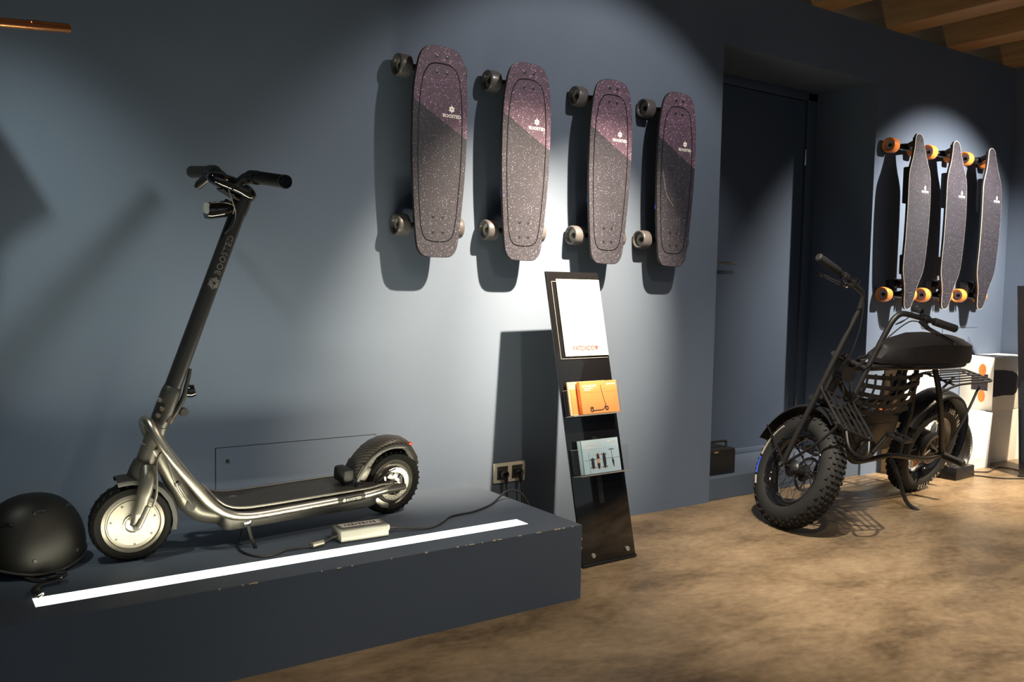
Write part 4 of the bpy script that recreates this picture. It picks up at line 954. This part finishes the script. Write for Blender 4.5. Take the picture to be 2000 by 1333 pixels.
# triple clamps and head tube
for a_ in (.175,-.035):
    MB().tube([sg(.056,-.100,a_),sg(.030,-.06,a_),sg(.0,0,a_),sg(.030,.06,a_),sg(.056,.100,a_)], .016, 10, sq=(1,.8)).build('fork_clamp', 'black', bike)
MB().tube([SS-SA*.03,SS+SA*.175], .026, 20).build('head_tube', 'bikeblack', bike)
MB().tube([SS+SA*.175,SS+SA*.20], [.020,.016], 16).build('headset_cap', 'gun', bike)
MB().lathe([(.012,.0),(.018,.0),(.018,.002),(.012,.002)], SS+SA*.08+SL*.0262, SL, 20, True).build('head_badge', 'decal', bike)
MB().tube([sg(.07,-.03,.12),sg(.115,-.03,.118)], [.030,.034], 20).build('headlight', 'gloss', bike)
# frame tubes
def tubeb(nm, P, r, mat='bikeblack', k=4, n=14): return MB().tube(spl(P,k), r, n).build(nm, mat, bike)
tubeb('top_tube', [(.935,0,.735),(.86,0,.728),(.70,0,.722),(.45,0,.720),(.20,0,.722)], .021)
tubeb('down_tube', [(.985,0,.585),(.90,0,.47),(.80,0,.345),(.74,0,.300),(.66,0,.285),(.50,0,.280)], .021)
tubeb('mid_tube', [(.905,0,.66),(.80,0,.585),(.62,0,.545),(.45,0,.56),(.30,0,.62)], .015)
for s in (1,-1):
    tubeb('lower_rail', [(.80,s*.055,.345),(.755,s*.075,.300),(.70,s*.080,.282),(.56,s*.080,.283),(.42,s*.080,.284),(.25,s*.088,.258),(.14,s*.098,.246),(.06,s*.105,.252),(.0,s*.108,.268)], .0125)
    tubeb('seat_stay', [(.265,s*.060,.725),(.245,s*.085,.66),(.20,s*.104,.57),(.11,s*.108,.43),(.03,s*.108,.30),(0,s*.108,.262)], .0135)
    tubeb('seat_post', [(.375,s*.035,.725),(.36,s*.05,.60),(.345,s*.06,.50),(.345,s*.065,.36),(.35,s*.075,.285)], .012)
    tubeb('seat_rail', [(.76,s*.030,.738),(.72,s*.052,.742),(.55,s*.085,.742),(.30,s*.100,.742),(.08,s*.095,.744),(.045,s*.06,.746)], .0105)
    MB().lathe([(0,.020),(.011,.020),(.013,0),(.012,-.010),(0,-.010)], (0,s*.112,.261), (0,s,0), 14).build('axle_nut', 'gun', bike)
    MB().tube([(0,s*.118,.258),(.002,s*.225,.262)], .0175, 14).build('foot_peg', 'blackm', bike)
    tubeb('rack_stay', [(-.215,s*.068,.602),(-.11,s*.10,.445),(-.015,s*.116,.29)], .0065, 'bikeblack', 3, 8)
    # rack side rails
    tubeb('rack_rail', [(.215,s*.098,.600),(.15,s*.090,.612),(.05,s*.086,.630),(-.05,s*.085,.634),(-.20,s*.084,.634),(-.290,s*.080,.634),(-.312,s*.062,.634),(-.315,0,.634)], .006, 'bikeblack', 4, 8)
tubeb('seat_rail', [(.045,.06,.746),(.035,0,.746),(.045,-.06,.746)], .0105)
for y in (-.056,-.028,0,.028,.056): MB().box((-.10,y,.636),(.42,.008,.006)).build('rack_slat', 'bikeblack', bike, bevel=.001)
for x in (-.262,.07): MB().box((x,0,.632),(.026,.165,.005)).build('rack_bar', 'bikeblack', bike, bevel=.001)
# seat
SB = [(-.005,.070),(.012,.092),(.05,.102),(.20,.104),(.36,.096),(.52,.078),(.64,.056),(.70,.036),(.715,.018)]
ST_ = [(.010,.060),(.022,.080),(.055,.090),(.20,.094),(.36,.086),(.50,.068),(.60,.048),(.645,.032),(.656,.016)]
def seat_h(u): return .083+.020*math.exp(-((u-.30)/.24)**2)-(.020*max(0,(u-.45)/.2))
vs = []; fs = []; ring = [SB, SB, ST_, ST_]
def rowpts(R, fz): return [V((u,v,fz(u))) for u,v in R]+[V((u,-v,fz(u))) for u,v in reversed(R)]
L1 = rowpts(SB, lambda u: .752); L2 = rowpts(SB, lambda u: .775); L3 = rowpts(ST_, lambda u: .752+seat_h(u)-.004)
L4 = rowpts([(u+(.006 if u<.03 else -.004 if u>.6 else 0), v-.007) for u,v in ST_], lambda u: .752+seat_h(u)); 
L5 = rowpts([(u+(.012 if u<.03 else -.010 if u>.6 else 0), v*.45) for u,v in ST_], lambda u: .752+seat_h(u)+.010)
m = len(L1); vs = L1+L2+L3+L4+L5
for i in range(4): fs += [(i*m+j,i*m+(j+1)%m,(i+1)*m+(j+1)%m,(i+1)*m+j) for j in range(m)]
hl_ = len(SB)
fs += [(4*m+i,4*m+i+1,4*m+m-2-i,4*m+m-1-i) for i in range(hl_-1)]+[(m-1-i,m-2-i,i+1,i) for i in range(hl_-1)]
mb = MB(); mb.add(vs, fs); st_ = mb.build('seat', 'seat', bike, smooth=32)
MB().box((.30,0,.7475),(.50,.12,.009)).build('seat_pan', 'black', st_, bevel=.003)
# battery, motor, pedals
mb = MB(); mb.prism([(.735,.300),(.735,.470),(.66,.520),(.42,.490),(.40,.47),(.40,.300)], lambda u,w,h: V((u,h,w)), -.050,.050); bt = mb.build('battery_pack', 'bikeblack', bike, bevel=.012, seg=3)
MB().box((.57,.0515,.40),(.22,.002,.10)).build('battery_panel', 'gun', bt, bevel=.004); MB().box((.52,.02,.5085),(.05,.03,.004)).build('charge_cover', 'orangeD', bt, bevel=.001)
mb = MB(); mb.lathe([(0,-.085),(.04,-.085),(.062,-.06),(.068,0),(.062,.06),(.04,.085),(0,.085)], (.62,0,.325), (0,1,0), 28); mb.build('crank_motor', 'black', bike)
for s,(pu,pw) in ((1,(.545,.425)),(-1,(.695,.225))):
    ck = MB().tube([(.62,s*.092,.325),(pu,s*.100,pw)], [.012,.010], 10).build('crank_arm', 'gun', bike)
    pd = MB(); 
    for d in (-.036,.036): pd.box((pu+d,s*.155,pw),(.012,.09,.016))
    for y in (.112,.155,.198): pd.box((pu,s*y,pw),(.072,.010,.014))
    pd.build('pedal', 'black', bike, smooth=0, bevel=.002)
# mudguards
def bguard(cen, ex, ez, q0, q1, R, w, nm):
    mb = MB(); n_=22; rows=[]; nn = ex.cross(ez)*-1
    prof = [(-1,-.012),(-.85,.0),(-.4,.008),(.4,.008),(.85,.0),(1,-.012)]
    vs=[]
    for i in range(n_+1):
        q=math.radians(q0+(q1-q0)*i/n_); rad=ex*math.cos(q)+ez*math.sin(q)
        for t_ in (0,1):
            for (a_,b_) in (prof if not t_ else prof[::-1]): vs.append(cen+rad*(R+b_-.003*t_)+nn*(a_*w))
    m=12; fs=[(i*m+j,i*m+(j+1)%m,(i+1)*m+(j+1)%m,(i+1)*m+j) for i in range(n_) for j in range(m)]+[tuple(range(m)),tuple(n_*m+j for j in range(m))]
    mb.add(vs,fs); return mb.build(nm,'black',bike,smooth=50)
bguard(rwc, V((1,0,0)), V((0,0,1)), 28, 196, .300, .062, 'rear_mudguard')
UPF = SA
bguard(fwc, SF, SA, 62, 172, .292, .058, 'front_mudguard')
for s in (1,-1): tubeb('mudguard_stay', [fwc+SL*(s*.075), fwc+SL*(s*.072)+(SF*math.cos(2.7)+SA*math.sin(2.7))*.15, fwc+SL*(s*.06)+(SF*math.cos(2.75)+SA*math.sin(2.75))*.285], .004, 'bikeblack', 3, 6)
# front rack: sloping cage over the front wheel
def fr(f, l, up=0): t=(f-.06)/.24; return sg(f, l, .020-.110*t+up)
W = .092
P = [fr(.07,-W),fr(.20,-W),fr(.285,-W),fr(.300,-W*.8),fr(.300,W*.8),fr(.285,W),fr(.20,W),fr(.07,W)]
MB().tube(P, .0065, 8, True).build('front_rack_frame', 'bikeblack', bike)
for l in (-.055,-.02,.02,.055): MB().tube([fr(.07,l),fr(.300,l)], .0045, 6).build('front_rack_bar', 'bikeblack', bike)
for f_ in (.13,.19,.25): MB().tube([fr(f_,-W,-.006),fr(f_,W,-.006)], .0045, 6).build('front_rack_bar', 'bikeblack', bike)
for s in (1,-1):
    MB().tube([fr(.08,s*W),sg(.058,s*.0875,.03)], .006, 8).build('front_rack_mount', 'bikeblack', bike)
    tubeb('front_rack_stay', [fr(.27,s*W*.9), sg(.22,s*.088,-.18), sg(.085,s*.088,-.335)], .0060, 'bikeblack', 3, 8)
tubeb('front_rack_hoop', [fr(.29,-W*.7), sg(.345,-.05,-.15), sg(.362,0,-.165), sg(.345,.05,-.15), fr(.29,W*.7)], .0065, 'bikeblack', 4, 8)
# kickstand
tubeb('kickstand', [(.430,.090,.270),(.415,.135,.21),(.385,.20,.10),(.360,.248,.072)], .010, 'black', 4, 10)
MB().box((.358,.252,.071),(.035,.03,.012)).build('kickstand_foot', 'black', bike, bevel=.003)
# cargo net stretched inside the frame
c00,c10,c01,c11 = V((.80,.045,.705)),V((.37,.075,.705)),V((.86,.045,.53)),V((.40,.070,.510))
def netp(a,b):
    p = c00.lerp(c10,a).lerp(c01.lerp(c11,a),b); return p+V((0,.025*math.sin(PI*a)*math.sin(PI*b),-.02*math.sin(PI*a)*b))
def strap(fn, w2):
    mb = MB(); vs=[]; n_=14
    for i in range(n_+1):
        t=i/n_; p=fn(t); q=fn(min(1,t+.02)) if t<.98 else fn(t-.02); d=((q-p) if t<.98 else (p-q)).normalized(); sd=d.cross(V((0,1,0))).normalized()
        vs += [p-sd*w2+V((0,.001,0)),p+sd*w2+V((0,.001,0)),p+sd*w2-V((0,.001,0)),p-sd*w2-V((0,.001,0))]
    fs=[(i*4+j,i*4+(j+1)%4,i*4+4+(j+1)%4,i*4+4+j) for i in range(n_) for j in range(4)]+[(0,1,2,3),(n_*4,n_*4+1,n_*4+2,n_*4+3)]
    mb.add(vs,fs); return mb
net = None
for k in range(5):
    o = strap(lambda t,b=(k+.2)/4.6: netp(t,b+.05*math.sin(3*t)), .0105).build('net_strap','blackm',bike)
for k in range(8):
    o = strap(lambda t,a=(k+.4)/8: netp(a+.04*math.sin(4*t),t), .0085).build('net_strap','blackm',bike)
MB().box((.45,.075,.685),(.05,.012,.03)).build('net_buckle','black',bike,bevel=.003)
tubeb('wiring', [(.93,.03,.74),(.90,.06,.64),(.86,.06,.5),(.78,.06,.40),(.70,.05,.36)], .005, 'cable', 4, 6)
tubeb('wiring', [(.93,-.02,.74),(.91,.05,.60),(.88,.055,.48),(.80,.055,.37)], .004, 'cable', 4, 6)
